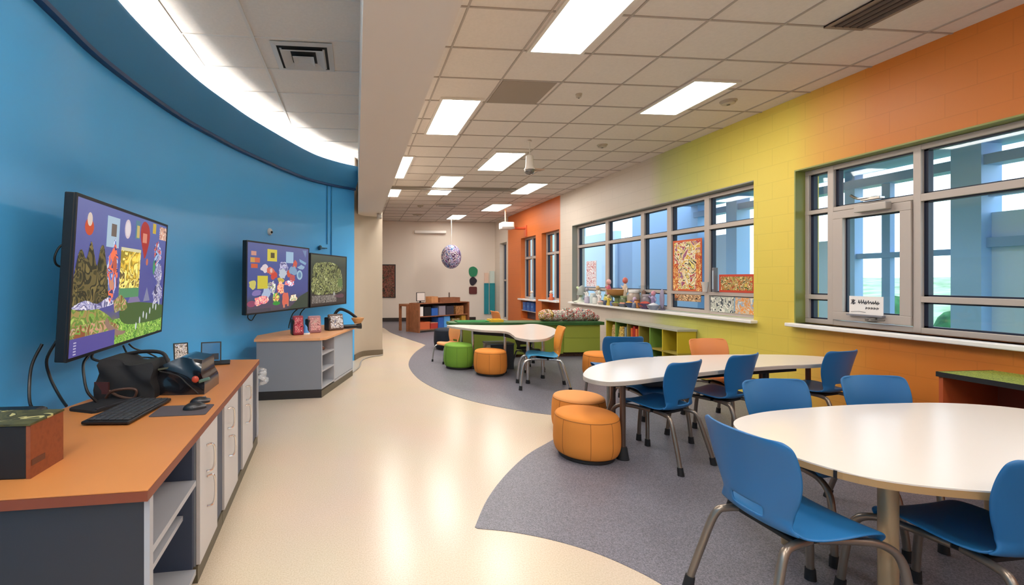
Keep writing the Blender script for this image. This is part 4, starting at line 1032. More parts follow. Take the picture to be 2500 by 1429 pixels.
MB().cbox((-.28, -.165, .07), (.09, .012, .07), rz=-.2).build('bag_patch', mat('patch_red', '#4a2422', .6), t)

# tablets on the counter
def tablet(name, lb, x, y, rz, w, h, lean, m1, m2, base):
    t = thing(name, lb, 'tablet', (x, y, ZT), rz, 'tablets on the near counter')
    M = Matrix.Translation((0, 0, .016)) @ Matrix.Rotation(-lean, 4, 'X')
    MB().merge(MB().box((-w / 2, -.006, 0), (w / 2, .006, h), bev=.003).bm, M).build('tablet_body', BLACK, t)
    MB().merge(MB().box((-w / 2 + .01, -.008, .01), (w / 2 - .01, -.0055, h - .01)).bm, M).build('tablet_screen', m1, t)
    if m2: MB().merge(MB().box((-w / 2 + .02, -.0095, .02), (w / 2 - .02, -.0078, h * .42)).bm, M).build('tablet_picture', m2, t)
    base.build('tablet_stand', BLACKM, t)
    return t
tablet('tablet', 'tall picture tablet leaning behind the black bag', -1.335, 3.66, math.radians(28), .105, .21, .3, art('tab_art', ['#3a3634', '#8a8078', '#c8c0b8', '#5a5048', '#d8d0d0', '#4a6a8a'], 30, emit=.5), mat('tab_cream', '#e0c0a0', .4), MB().box((-.07, -.03, 0), (.07, .11, .018), bev=.005))
tablet('tablet', 'blue glass tablet on a black base at the counter back', -1.215, 3.98, math.radians(14), .16, .17, .2, mat('tab_blue', '#2f7fb8', .1, coat=1), mat('tab_dark', '#1d2a3a', .3), MB().box((-.15, -.07, 0), (.15, .1, .014), bev=.005).ball((.0, -.02, .012), .05, (2, 1, .35), 2, lump=.3, seed=4))

# cables below and beside the near screen
def cable(lb, pts, r=.006, name='power_cable'):
    single(MB().tube(pts, r, 8), name, BLACK, lb, 'cable', 'black cables under the near screen')
def wv(y, z, d=.015):
    p, _ = on_wall(y, z, d); return (p.x, p.y, p.z)
cable('left long black cable hanging down the blue wall below the big screen', [(-1.70, 2.66, 1.1), (-1.73, 2.63, 1.0), (-1.725, 2.6, .9), (-1.68, 2.54, .80), (-1.6, 2.49, .765)], .008)
cable('right long black cable hanging down the blue wall below the big screen', [(-1.70, 2.78, 1.1), (-1.74, 2.76, 1.0), (-1.73, 2.77, .9), (-1.67, 2.75, .80), (-1.6, 2.70, .749)], .008)
cable('thick black lead dropping from under the screen to the flat sleeve', [(-1.56, 2.85, 1.01), (-1.56, 2.79, .97), (-1.53, 2.74, .9), (-1.5, 2.72, .82), (-1.46, 2.74, .757)], .008)
cable('black lead curving from the screen to the top of the bag', [(-1.57, 2.9, 1.01), (-1.56, 2.88, .98), (-1.5, 2.9, .955), (-1.42, 2.97, .93)], .008)
cable('thin black lead with a step running to the bag strap', [(-1.58, 3.28, 1.0), (-1.57, 3.33, .93), (-1.55, 3.42, .9), (-1.5, 3.5, .88), (-1.3, 3.3, .9)], .006)
cable('thin black lead sloping from the screen middle to the bag', [(-1.58, 3.36, 1.0), (-1.57, 3.42, .96), (-1.55, 3.56, .91), (-1.5, 3.62, .86), (-1.35, 3.4, .84)], .006)
cable('looped black lead behind the left edge of the big screen', [(-1.57, 2.82, 1.68), (-1.64, 2.74, 1.65), (-1.66, 2.70, 1.58), (-1.66, 2.72, 1.53), (-1.63, 2.76, 1.53), (-1.58, 2.84, 1.6)], .006)
cable('looped lead hanging under the middle screen', [wv(6.0, 1.08, .12), wv(6.02, .98, .03), wv(6.1, .92, .03), wv(6.18, .98, .03), wv(6.2, 1.08, .12)], .006)
cable('short lead from the far small screen to the worktop', [wv(7.1, 1.06, .2), wv(7.0, .95, .1), wv(6.9, .8, .1), wv(6.85, .745, .12)], .008)
cable('blue grey lead by the white pack on the far worktop', [wv(7.3, 1.06, .2), wv(7.28, .95, .06), wv(7.2, .8, .06), wv(7.1, .745, .1)], .008)
single(MB().tube([(-.07, 7.1, .012), (.05, 7.6, .012), (.1, 8.2, .012), (.25, 8.55, .012), (.45, 8.7, .012), (.5, 8.76, .012)], .012, 8), 'floor_cable', mat('floor_cable_grey', '#9a948c', .5), 'pale cable along the floor below the beige wall', 'cable')

# ================================================================== POUFS
def pouf(lb, x, y, d, h, c, cap=None, rz=0.0):
    t = thing('pouf', lb, 'stool', (x, y, .003), rz, 'round upholstered poufs')
    r = d / 2
    MB().lathe([(r * .8, 0), (r * .84, .008), (r * .84, .03)], 32).build('base_ring', mat('pouf_base', '#1b1716', .6), t, smooth=40)
    fab = mat('pouf_' + c, c, .75, spec=.25, bump=.08, bscale=300)
    MB().lathe([(r * .82, .03), (r * .93, .05), (r * .995, h * .3), (r, h * .5), (r * .985, h * .75), (r * .95, h * .9)], 40, smooth=True).build('cushion_side', fab, t, smooth=60)
    MB().lathe([(r * .95, h * .9), (r * .9, h * .955), (r * .75, h * .99), (r * .4, h * 1.015), (0, h * 1.02)], 40, smooth=True).build('seat_top', mat('pouf_' + (cap or c), cap or c, .75, spec=.25, bump=.08, bscale=300), t, smooth=60)
    SE = mat('seam_' + c, tuple(v * .45 for v in hexc(c)[:3]), .8)
    m = MB()
    m.tube([(r * .95 * math.cos(a * PI / 16), r * .95 * math.sin(a * PI / 16), h * .9) for a in range(32)], .003, 6, closed=True, smooth=False)
    for a in (200, 250, 290, 340, 20, 80, 140):
        A = math.radians(a)
        m.tube([(k * r * math.cos(A), k * r * math.sin(A), z) for k, z in ((.94, .05), (1.0, h * .3), (1.003, h * .5), (.988, h * .75), (.95, h * .9))], .002, 5)
    m.build('seam', SE, t)
    return t
OR = '#d9873a'
pouf('front orange pouf beside the oval table end, nearest the viewer', 1.885, 3.62, .52, .365, OR)
pouf('orange pouf half hidden behind the front orange pouf', 2.1, 4.18, .49, .36, OR, '#e0995a')
pouf('orange pouf behind the oval table by the green bookcase', 3.58, 6.42, .53, .38, OR)
pouf('orange pouf under the curved table, right of the green pouf', 2.04, 6.86, .5, .38, OR)
pouf('leaf green pouf left of the orange one under the curved table', 1.68, 7.42, .5, .40, '#6f9a35')
pouf('black pouf at the far left end of the curved table', 1.9, 9.45, .58, .43, '#1d2330')

# ================================================================== CHAIRS
def shell_rows():
    pr = [(.205, .392, .165), (.198, .418, .192), (.165, .434, .207), (.09, .436, .213), (0, .426, .214), (-.08, .418, .206), (-.135, .420, .190), (-.172, .436, .174), (-.192, .464, .163), (-.200, .505, .168), (-.205, .57, .194), (-.215, .645, .214), (-.232, .72, .219), (-.252, .78, .212), (-.26, .797, .178)]
    v = spline([Vector(p) for p in pr], 3)
    return v
def chair_proto(name, lb, seatc, backc, legc, group):
    rows = shell_rows(); NT = 14; ns = len(rows)
    def pt(i, t):
        y, z, hw = rows[i]
        s = i / (ns - 1)
        bk = max(0, min(1, (s - .42) / .2))
        e = abs(t) ** 2.2
        lipz = .012 * e * (1 - bk) - .018 * (max(0, .12 - s) / .12) * e
        return (t * hw, y + .05 * e * bk, z + lipz + .02 * e * bk * (1 - bk))
    i1 = int(ns * .56); i0 = int(ns * .46)
    t = thing(name, lb, 'chair', (0, 0, 0), 0, group)
    def surf(a, b, m, nm, hole=None, off=0.0):
        q = MB(); V = []
        for i in range(a, b + 1):
            row = []
            for j in range(NT + 1):
                tt = -1 + 2 * j / NT
                p = pt(i, tt); row.append(q.bm.verts.new((p[0] * (1 + off * 2), p[1] - off, p[2] - off * .5)))
            V.append(row)
        for i in range(len(V) - 1):
            for j in range(NT):
                if hole and hole(a + i, j): continue
                q.bm.faces.new([V[i][j], V[i][j + 1], V[i + 1][j + 1], V[i + 1][j]])
        bmesh.ops.recalc_face_normals(q.bm, faces=q.bm.faces)
        lo = [v for v in q.bm.verts if not v.link_faces]
        bmesh.ops.delete(q.bm, geom=lo, context='VERTS')
        return q.build(nm, m, t, smooth=180, solid=.011, offset=0, subsurf=1)
    surf(0, i1 - 3, seatc, 'seat')
    surf(i0, ns - 1, backc, 'backrest', hole=lambda i, j: i1 <= i <= i1 + 2 and 4 <= j <= NT - 5, off=.006)
    MB().box((-.13, -.12, .375), (.13, .08, .395), bev=.006).tube([(-.13, .05, .385), (.13, .05, .385)], .011, 8).tube([(-.13, -.09, .385), (.13, -.09, .385)], .011, 8).build('seat_bracket', BLACKM, t)
    for s in (-1, 1):
        F = [(s * .125, -.02, .388), (s * .15, .12, .392), (s * .17, .21, .382), (s * .185, .27, .33), (s * .195, .295, .2), (s * .205, .31, .035)]
        l = MB().tube(F, .0155, 10).build('leg', legc, t, smooth=60)
        MB().tube([(s * .2035, .3085, .055), (s * .206, .312, .0)], .02, 10, smooth=False, r2=.023).build('foot_cap', BLACKM, l, smooth=60)
        Bk = [(s * .125, -.05, .388), (s * .15, -.15, .385), (s * .165, -.2, .355), (s * .185, -.25, .2), (s * .205, -.295, .035)]
        l = MB().tube(Bk, .0155, 10).build('leg', legc, t, smooth=60)
        MB().tube([(s * .203, -.29, .055), (s * .207, -.3, .0)], .02, 10, smooth=False, r2=.023).build('foot_cap', BLACKM, l, smooth=60)
    return t
LEGC = mat('leg_taupe_metal', '#877b70', .3, .7)
CBL = mat('chair_blue', '#1b6298', .42, spec=.45)
CBL2 = mat('chair_blue_seat', '#1c62a4', .42, spec=.45)
GR = 'blue plastic school chairs'
def hd(hx, hy): return math.atan2(-hx, hy)
def place(o, x, y, hx, hy): o.location = (x, y, .003); o.scale = (1.03, 1.03, 1.03); o.rotation_euler = (0, 0, hd(hx, hy)); return o
proto = chair_proto('school_chair', 'blue chair at the left of the big front table, nearest the viewer', CBL, CBL, LEGC, GR)
place(proto, 1.86, 1.81, 1, .0)
def chair(lb, x, y, hx, hy): return place(copy_tree(proto, lb), x, y, hx, hy)
chair('dark blue chair cut off by the bottom right corner of the photo', 2.47, 1.63, -.05, 1)
chair('blue chair behind the left half of the big front table, facing the viewer', 2.60, 2.42, .02, -1)
chair('blue chair behind the right half of the big front table, facing the viewer', 3.32, 2.46, -.05, -1)
chair('blue chair beside the front orange pouf, tucked at the oval table', 2.46, 3.54, -.38, .92)
chair('blue chair at the middle of the oval table near side, seen from behind', 3.2, 3.81, -.36, .93)
chair('blue chair at the right end of the oval table by the orange wall', 4.26, 3.92, -.24, .97)
gch = chair('blue chair on the far side of the oval table near its left end', 2.72, 4.11, .05, -1)
chair('blue chair facing away behind the far side of the oval table, before the book cubbies', 2.98, 5.06, .1, 1)
och = chair_proto('school_chair', 'orange chair on the far side of the oval table', mat('chair_orange', '#e08a4a', .45), MATS['chair_orange'], LEGC, 'orange plastic school chairs')
place(och, 3.72, 4.33, .05, -1)
o2 = place(copy_tree(och, 'orange chair seen edge on behind the dark green bookcase top'), 2.98, 9.0, 1, .08)
tch = chair_proto('school_chair', 'chair with light blue seat and orange back at right end of the curved table', mat('chair_sky', '#3f9fd0', .4), mat('chair_orange2', '#e08f33', .45), mat('leg_chrome', '#c2bfbb', .22, .9), 'mixed school chairs at the curved table')
place(tch, 2.5, 5.95, -.97, .25)
wch = chair_proto('school_chair', 'tan chair between the black and green poufs', mat('chair_tan', '#d2935a', .45), MATS['chair_tan'], MATS['leg_chrome'], 'mixed school chairs at the curved table')
place(wch, 1.62, 7.98, -.9, -.45); wch.scale = (.76, .76, .76)
bch = chair_proto('school_chair', 'black chair under the middle of the curved table', mat('chair_black', '#20242a', .4), MATS['chair_black'], MATS['leg_chrome'], 'mixed school chairs at the curved table')
place(bch, 2.74, 7.15, .1, -1); bch.scale = (.76, .76, .76)

# ================================================================== TABLES
LAM = mat('white_laminate', '#ded5cb', .22, spec=.5)
EDGT = mat('tan_edge', '#a5845a', .45)
EDGW = mat('pale_edge', '#b8ada2', .4)
def table(lb, pts, z, edge, k=6):
    cx = sum(p[0] for p in pts) / len(pts); cy = sum(p[1] for p in pts) / len(pts)
    t = thing('table', lb, 'table', (cx, cy, .003))
    P = spl2(pts, k)
    MB().prism(P, z - .006, z, .002).build('tabletop', LAM, t, world=True)
    MB().prism(P, z - .034, z - .0062).build('edge_band', edge, t, world=True)
    return t
def inset(pts, d):
    cx = sum(p[0] for p in pts) / len(pts); cy = sum(p[1] for p in pts) / len(pts)
    return [(p[0] + (cx - p[0]) * d, p[1] + (cy - p[1]) * d) for p in pts]
p1 = [(1.89, 1.93), (2.0, 2.27), (2.29, 2.44), (2.71, 2.52), (3.23, 2.56), (3.7, 2.53), (3.98, 2.35), (4.05, 1.95), (3.8, 1.6), (3.2, 1.45), (2.6, 1.43), (2.24, 1.48), (1.97, 1.63)]
t1 = table('big white front table with tan edge and legs at lower right', p1, .68, EDGT)
for x, y in ((2.185, 1.70), (3.75, 1.75), (2.35, 2.3), (3.7, 2.35)):
    MB().lathe([(.032, 0), (.032, .64), (.05, .645)], 18, Matrix.Translation((x, y, .003))).build('leg', mat('tan_leg', '#a48c6c', .35, .3), t1, world=True, smooth=40)
MB().box((2.5, 1.78, .60), (3.6, 1.82, .646)).box((2.5, 2.15, .60), (3.6, 2.19, .646)).build('apron', BLACKM, t1, world=True)
MB().cbox((1.935, 1.69, .661), (.012, .01, .03), rz=.3).build('edge_seam', BLACKM, t1, world=True)
p2 = [(1.80, 3.43), (1.855, 3.61), (2.117, 3.93), (2.556, 4.206), (3.075, 4.348), (3.729, 4.39), (4.316, 4.335), (4.62, 4.2), (4.66, 4.05), (4.26, 3.83), (3.76, 3.775), (3.09, 3.634), (2.43, 3.43), (2.08, 3.315), (1.88, 3.305)]
t2 = table('long white oval table in the middle with dark legs', p2, .68, EDGW)
BRZ = mat('bronze_leg', '#5e4c42', .35, .5)
for x, y, m in ((2.14, 3.52, BRZ), (2.25, 3.85, BRZ), (3.83, 3.98, BLACK), (4.0, 4.2, BRZ), (4.42, 4.12, mat('rust_leg', '#8a5234', .4))):
    l = MB().tube([(x, y, .003), (x, y, .655)], .022 if m is not BLACK else .028, 12, smooth=False).build('leg', m, t2, world=True, smooth=40)
    MB().lathe([(.05, 0), (.045, .02), (.034, .09), (.03, .1)], 14, Matrix.Translation((x, y, .003))).build('foot', BLACKM, l, world=True, smooth=40)
    if m is BLACK: MB().lathe([(.028, .58), (.08, .645), (.08, .65)], 14, Matrix.Translation((x, y, 0))).build('leg_bracket', BLACK, l, world=True, smooth=40)
m = MB()
for a, b in (((2.05, 3.5), (2.9, 3.72)), ((2.9, 3.72), (4.1, 3.95)), ((2.1, 3.62), (3.0, 4.1))):
    v = Vector((b[0] - a[0], b[1] - a[1], 0)); mid = ((a[0] + b[0]) / 2, (a[1] + b[1]) / 2, .62)
    m.cbox(mid, (v.length, .03, .055), rz=math.atan2(v.y, v.x))
m.build('apron', BLACKM, t2, world=True)
p3 = [(1.55, 7.78), (1.75, 7.38), (1.95, 7.05), (2.26, 6.82), (2.22, 6.35), (2.18, 6.1), (2.28, 5.86), (2.53, 5.95), (2.82, 6.35), (3.05, 6.75), (3.22, 7.3), (3.2, 7.85), (3.05, 7.92), (2.83, 7.78), (2.32, 7.76), (1.8, 7.9)]
t3 = table('far curved white table with rounded lobe and chrome legs', p3, .66, EDGW)
CHL = MATS['leg_chrome']
for x, y in ((1.88, 7.3), (1.8, 7.75), (2.38, 6.2), (2.72, 6.5), (2.98, 7.1), (3.05, 7.7), (2.3, 6.95)):
    l = MB().tube([(x, y, .003), (x, y, .63)], .022, 12, smooth=False).build('leg', CHL, t3, world=True, smooth=40)
    MB().lathe([(.03, 0), (.03, .02), (.024, .05)], 12, Matrix.Translation((x, y, .003))).build('foot', BLACKM, l, world=True, smooth=40)
m = MB()
for a, b in (((1.88, 7.3), (2.3, 6.95)), ((2.38, 6.2), (2.72, 6.5)), ((2.72, 6.5), (2.98, 7.1)), ((2.3, 6.95), (2.38, 6.2))):
    v = Vector((b[0] - a[0], b[1] - a[1], 0)); m.cbox(((a[0] + b[0]) / 2, (a[1] + b[1]) / 2, .595), (v.length, .03, .06), rz=math.atan2(v.y, v.x))
m.build('apron', BLACKM, t3, world=True)

# things on the seat of the far-side chair, and toys under the tables
t = thing('folded_jacket', 'crumpled dark grey jacket lying on a blue chair under the oval table', 'jacket', (2.8, 4.02, .468), .2)
m = MB().ball((0, 0, .06), .15, (1.15, .9, .42), 4, lump=.5, seed=8)
for v in m.bm.verts:
    v.co.z = max(0, v.co.z) + .012 * math.sin(v.co.x * 60 + v.co.y * 25) * (v.co.z > .02)
m.build('jacket_body', mat('jacket_grey', '#4d4f52', .8), t, smooth=180)
MB().tube([(-.15, -.06, .05), (-.05, -.11, .11), (.08, -.1, .12), (.15, -.04, .07)], .012, 8).tube([(-.1, -.1, .04), (.02, -.13, .07), (.14, -.08, .05)], .01, 8).build('jacket_fold', mat('jacket_fold', '#3a3b3d', .8), t)
t = thing('storage_tote', 'dark see through storage tote under the curved table behind the orange pouf', 'tote', (2.32, 7.35, .003), .1)
m = MB(); m.box((-.2, -.16, 0), (.2, .16, .012)).box((-.2, -.16, .012), (.2, -.15, .4)).box((-.2, .15, .012), (.2, .16, .4)).box((-.2, -.15, .012), (-.19, .15, .4)).box((.19, -.15, .012), (.2, .15, .4))
m.build('tote_body', mat('tote_dark', '#2b3338', .25, coat=.4), t)
MB().box((-.21, -.17, .4), (.21, .17, .42), bev=.005).build('tote_lid', mat('tote_lid', '#5d6a70', .3), t)

# ================================================================== GREEN BOOKCASES
GREEN = mat('green_panel', '#87973a', .5); GREEN2 = mat('green_panel_light', '#9aa640', .5)
GTOP = mat('dark_green_top', '#2c5a2a', .45, noise=.25, nscale=7)
lc = thing('low_bookcase', 'long low green bookcase with dark green top behind the curved table', 'bookcase', (3.1, 8.45, .003))
MB().box((1.77, 8.28, .06), (3.0, 8.62, .6)).build('side_panel', MATS['green_panel'], lc, world=True)
MB().box((3.0, 8.28, .06), (3.86, 8.62, .6)).build('front_panel', GREEN, lc, world=True)
MB().box((3.86, 8.24, .09), (4.56, 8.62, .6)).build('front_panel', GREEN2, lc, world=True)
MB().box((3.87, 8.236, .36), (4.55, 8.2405, .364)).build('panel_joint', GREEN, lc, world=True)
MB().prism([(1.7, 8.3), (1.8, 8.22), (4.62, 8.19), (4.62, 8.64), (1.8, 8.66), (1.7, 8.58)], .601, .66, .006).build('bookcase_top', GTOP, lc, world=True)
MB().box((1.82, 8.34, .003), (4.5, 8.6, .06)).build('plinth', art('brown_plinth', ['#3a2a22', '#5a4036', '#6a4a3c', '#2c2019', '#7a5a4a'], 30, .7), lc, world=True)
for x, c, lb in ((2.6, '#d8b02f', 'yellow sorting tray on the dark green bookcase top, left of the orange chair'), (2.15, '#2f8f4a', 'bright green mat on the left end of the dark green bookcase top')):
    t = thing('tray', lb, 'tray', (x, 8.43, .66)); w_ = .12 if x > 2.2 else .3
    MB().box((-w_, -.14, 0), (w_, .14, .008), bev=.003).build('tray_base', mat('tray' + c, c, .5), t)
    m = MB()
    for q in ((-w_, -.14, w_, -.125), (-w_, .125, w_, .14), (-w_, -.125, -w_ + .015, .125), (w_ - .015, -.125, w_, .125)): m.box((q[0], q[1], .008), (q[2], q[3], .045 if x > 2.2 else .02))
    m.build('tray_rim', mat('trayr' + c, c, .5), t)

cub = thing('cubby_shelf', 'low green and yellow cubby shelf along the wall under the window', 'bookcase', (4.74, 7.15, .003))
CY0, CY1, CX0, CX1, CZ = 6.2, 8.1, 4.6, 4.895, .73
CUBY = mat('cubby_yellow', '#c3ae2e', .5); CUBG = mat('cubby_green', '#6f9440', .5); CUBO = mat('cubby_olive', '#9a8a3c', .5)
MB().box((CX0 - .012, CY0 - .01, CZ - .03), (CX1, CY1, CZ)).build('bookcase_top', mat('cubby_top', '#a9a99a', .5), cub, world=True)
MB().box((CX1 - .015, CY0, .05), (CX1, CY1, CZ - .03)).build('back_panel', CUBO, cub, world=True)
MB().box((CX0, CY0, .003), (CX1 - .02, CY1, .05)).build('plinth', MATS['brown_plinth'], cub, world=True)
MB().box((CX0 + .005, CY0, .36), (CX1 - .015, CY1, .385)).build('shelf', CUBO, cub, world=True)
divs = [CY0, 6.52, 6.82, 7.1, 7.42, 7.78, CY1 - .02]
for i, y in enumerate(divs):
    for z0, z1 in ((.05, .36), (.385, CZ - .03)):
        MB().box((CX0, y, z0), (CX1 - .015, y + .02, z1)).build('divider', (CUBY, CUBY, CUBG, CUBO, CUBO, CUBG, CUBY)[i], cub, world=True)
MB().box((CX1 - .03, divs[0] + .02, .385), (CX1 - .0155, divs[1], CZ - .03)).build('cubby_lining', CUBY, cub, world=True)
MB().box((CX1 - .03, divs[1] + .02, .385), (CX1 - .0155, divs[2], CZ - .03)).build('cubby_lining', CUBG, cub, world=True)
def book(lb, x, y, z, th, d, h, c, grp, rz=0.0, lean=0.0, cm=None):
    """a standing book: spine faces -x"""
    t = thing('book', lb, 'book', (x, y, z), rz, grp); t.rotation_euler = (lean, 0, rz)
    cmx = cm or mat('book' + c, c, .5)
    MB().box((0, 0, 0), (d, .004, h)).box((0, th - .004, 0), (d, th, h)).box((0, .004, 0), (.005, th - .004, h)).build('cover', cmx, t)
    MB().box((.006, .0045, .004), (d - .005, th - .0045, h - .004)).build('pages', mat('paper', '#e6dcc8', .8), t)
    return t
sp = [(7.13, '#c03a2a', 'thick red book'), (7.20, '#e0763a', 'orange book'), (7.265, '#a82a2a', 'dark red book'), (7.33, '#d05a30', 'rust orange book'), (7.455, '#4a5a6a', 'slate book'), (7.51, '#7a8a90', 'pale slate book')]
for y, c, nm in sp:
    book(nm + ' standing in the upper cubbies, %s the patterned packs' % ('well right of' if y < 7.4 else 'just right of'), 4.63, y, .386, .05, .2, .26 + .02 * math.sin(y * 40), c, 'books in the cubby shelf')
for y, h_, nm, ar in ((7.60, .24, 'yellow and black patterned pack in the cubby shelf, right one', ['#3a2c18', '#d8b04a', '#e8cc7a', '#5a4426', '#c89a3a', '#a87a30']), (7.82, .25, 'brown and gold patterned pack in the cubby shelf, left one', ['#6a4a34', '#c8a06a', '#a8805a', '#e0c890', '#4a3626'])):
    t = thing('toy_pack', nm, 'pack', (4.7, y + .07, .386), 0, 'patterned packs in the cubby shelf')
    lump_box(0, 0, .14, .15, h_, int(y * 10)).build('pack_body', art('pk%d' % int(y * 100), ar, 18, .4), t, smooth=60)
    MB().box((-.05, -.06, 0), (.05, .06, .004)).build('pack_base', MATS['paper'], t)
for y, w_, h_, c, nm in ((6.6, .14, .2, '#2f4a5a', 'dark teal bin in the lower right cubby'), (6.9, .12, .22, '#7ab0c8', 'pale blue bin in the lower cubby'), (7.2, .15, .24, '#a89a8a', 'grey brown box in the lower cubby'), (7.55, .16, .25, '#a8754a', 'tan patterned box in the lower cubby'), (7.9, .1, .26, '#2a6ab8', 'bright blue bin in the lower left cubby')):
    t = thing('cubby_bin', nm, 'bin', (4.74, y + w_ * .2 + .03, .051), 0, 'bins in the lower cubbies')
    m = MB(); a, d = w_ / 2, .1
    m.box((-d, -a, 0), (d, a, .008)).box((-d, -a, .008), (-d + .008, a, h_)).box((d - .008, -a, .008), (d, a, h_)).box((-d + .008, -a, .008), (d - .008, -a + .008, h_)).box((-d + .008, a - .008, .008), (d - .008, a, h_))
    m.build('bin_body', mat('bin' + c, c, .45), t); MB().box((-d - .003, -a - .003, h_), (d + .003, a + .003, h_ + .012)).build('bin_lid', mat('binl' + c, tuple(v * .6 for v in hexc(c)[:3]), .45), t)

# patterned cushions piled on the green bookcase
CU = [art('cushion_a', ['#2a3050', '#e8e0d0', '#c03a4a', '#8ab0a0', '#f0e8d8', '#b04a6a', '#4a6a5a'], 11, .8), art('cushion_b', ['#e8d8a0', '#c89a3a', '#4a3a2a', '#d8c8b0', '#b84a3a', '#e8e0c8'], 11, .8), art('cushion_c', ['#d8d8c8', '#c84a3a', '#5a7a6a', '#f0e8e0', '#8a3a4a', '#e8b0a0'], 12, .8)]
cl = ['yellow and brown patterned cushion at the left end of the cushion row', 'dark blue and red patterned cushion, second from the left', 'red and white patterned cushion in the middle of the row', 'pink and green patterned cushion right of the middle', 'pale patterned cushion leaning near the right end of the row', 'small red patterned cushion at the right end of the row']
for i, (x, w_, h_) in enumerate(((3.60, .27, .22), (3.80, .27, .21), (4.01, .27, .24), (4.22, .27, .25), (4.42, .22, .22), (4.56, .13, .12))):
    t = thing('patterned_cushion', cl[i], 'cushion', (x, 8.43, .66), .15 * ((i % 3) - 1), 'patterned cushions on the green bookcase')
    m = MB().ball((0, 0, h_ / 2), 1, (w_ * .58, .1, h_ / 2), 3, lump=.12, seed=i)
    for v in m.bm.verts:
        q = v.co; sx, sz = q.x / (w_ * .58), (q.z - h_ / 2) / (h_ / 2)
        f = 1 + .22 * abs(sx * sz); q.x *= f; q.z = max(0, h_ / 2 + (q.z - h_ / 2) * f)
    m.build('cushion_body', CU[(1, 0, 2, 0, 2, 2)[i]], t, smooth=180)
    MB().tube([(w_ * .56 * math.cos(a * PI / 10), 0, h_ / 2 + h_ * .47 * math.sin(a * PI / 10)) for a in range(20)], .006, 6, closed=True).build('piping', mat('piping', '#8a4a4a', .7), t) if i < 5 else None

# orange shelf with the speckled green top at the right
rs = thing('orange_shelf', 'dark orange low shelf with speckled green top at right wall', 'shelf', (4.65, 2.2, .003))
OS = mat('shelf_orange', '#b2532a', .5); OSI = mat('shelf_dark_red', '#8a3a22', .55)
Xa, Xb, Ya, Yb_ = 4.40, 4.89, 1.0, 3.09
MB().box((Xa - .01, Ya, .72), (Xb, Yb_ + .01, .75)).build('shelf_top', ramp_mat('speckled_green', [(0, '#5a6a2a'), (.45, '#8a9a3a'), (.55, '#a8b050'), (.62, '#6a7a30')], 120, 2, 0, .6), rs, world=True)
MB().box((Xa - .012, Ya, .715), (Xa - .0102, Yb_ + .01, .752)).box((Xa - .01, Yb_ + .0102, .715), (Xb, Yb_ + .012, .752)).build('top_edge', BLACKM, rs, world=True)
MB().box((Xa, Yb_ - .025, .06), (Xb, Yb_, .72)).build('end_panel', OS, rs, world=True)
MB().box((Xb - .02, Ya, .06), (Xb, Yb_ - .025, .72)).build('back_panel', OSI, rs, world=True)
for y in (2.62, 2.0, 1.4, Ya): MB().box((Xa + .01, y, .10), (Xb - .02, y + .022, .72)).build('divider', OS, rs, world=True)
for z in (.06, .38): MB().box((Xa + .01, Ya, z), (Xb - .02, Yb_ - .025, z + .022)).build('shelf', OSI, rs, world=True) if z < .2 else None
MB().box((Xa + .03, Ya, .003), (Xb, Yb_ - .02, .06)).build('plinth', BROWNB, rs, world=True)

# blue bins in the recess under the far orange window
BB = [('left blue bin in the recess under the far orange window', 13.1), ('middle blue bin in the recess under the far orange window', 12.8), ('right blue bin in the recess under the far orange window', 12.5)]
ns_ = thing('niche_shelf', 'grey shelf board fitted in recess under far orange window', 'shelf', (5.05, 12.75, .3))
MB().box((XR + .01, 12.2, .53), (XR + .2, 13.31, .55)).build('shelf', ALU, ns_, world=True)
MB().box((XR + .2, 12.195, .30), (XR + .22, 13.315, .85)).build('back_panel', mat('niche_back', '#5a5560', .6), ns_, world=True)
ns2 = thing('niche_shelf', 'orange backed board fitted in recess under nearer orange window', 'shelf', (5.05, 11.25, .3))
MB().box((XR + .2, 10.735, .30), (XR + .22, 11.775, .885)).build('back_panel', OS, ns2, world=True)
MB().box((XR + .01, 10.735, .62), (XR + .2, 11.775, .64)).build('shelf', mat('niche_dark', '#4a3a2c', .6), ns2, world=True)
for lb, y in BB:
    t = thing('blue_bin', lb, 'bin', (5.0, y, .551), 0, 'blue bins under the far window')
    m = MB(); m.box((-.08, -.12, 0), (.08, .12, .01)).box((-.08, -.12, .01), (-.07, .12, .24)).box((.07, -.12, .01), (.08, .12, .24)).box((-.07, -.12, .01), (.07, -.11, .24)).box((-.07, .11, .01), (.07, .12, .24))
    m.build('bin_body', BLB, t); MB().box((-.085, -.03, .1), (-.08, .03, .16)).build('bin_label', LBB, t)

# ================================================================== POSTERS AND SILL THINGS AT WINDOW 2
POST = art('poster_art', ['#c8442a', '#e8d87a', '#3a3026', '#f0e8c8', '#d8a83a', '#e8e4d0', '#b83a2a', '#8a6a9a', '#e0b84a'], 7, .5, distort=1.8)
def poster(lb, y0, y1, z0, z1, m2, m1, x=XR + .115, b=.03, nm='window_poster'):
    t = thing(nm, lb, 'poster', (x, (y0 + y1) / 2, z0), 0, 'posters in the long window')
    MB().box((x - .004, y0, z0), (x + .002, y1, z1)).build('poster_sheet', m1, t, world=True)
    MB().box((x - .0065, y0 + b, z0 + b), (x - .0042, y1 - b, z1 - b)).build('poster_picture', m2, t, world=True)
    return t
def wx_y(px): return None
pt_ = poster('large orange and yellow doodle poster in the long window', 6.25, 6.86, 1.275, 2.06, POST, mat('poster_orange', '#cf5a2a', .5))
MB().box((XR + .1075, 6.255, 1.28), (XR + .1085, 6.36, 1.85)).box((XR + .1075, 6.74, 1.28), (XR + .1085, 6.85, 1.7)).build('poster_strip', art('strip_art', ['#c84a2a', '#e0a04a', '#b03a26', '#f0d08a', '#d86a34'], 11, .5), pt_, world=True)
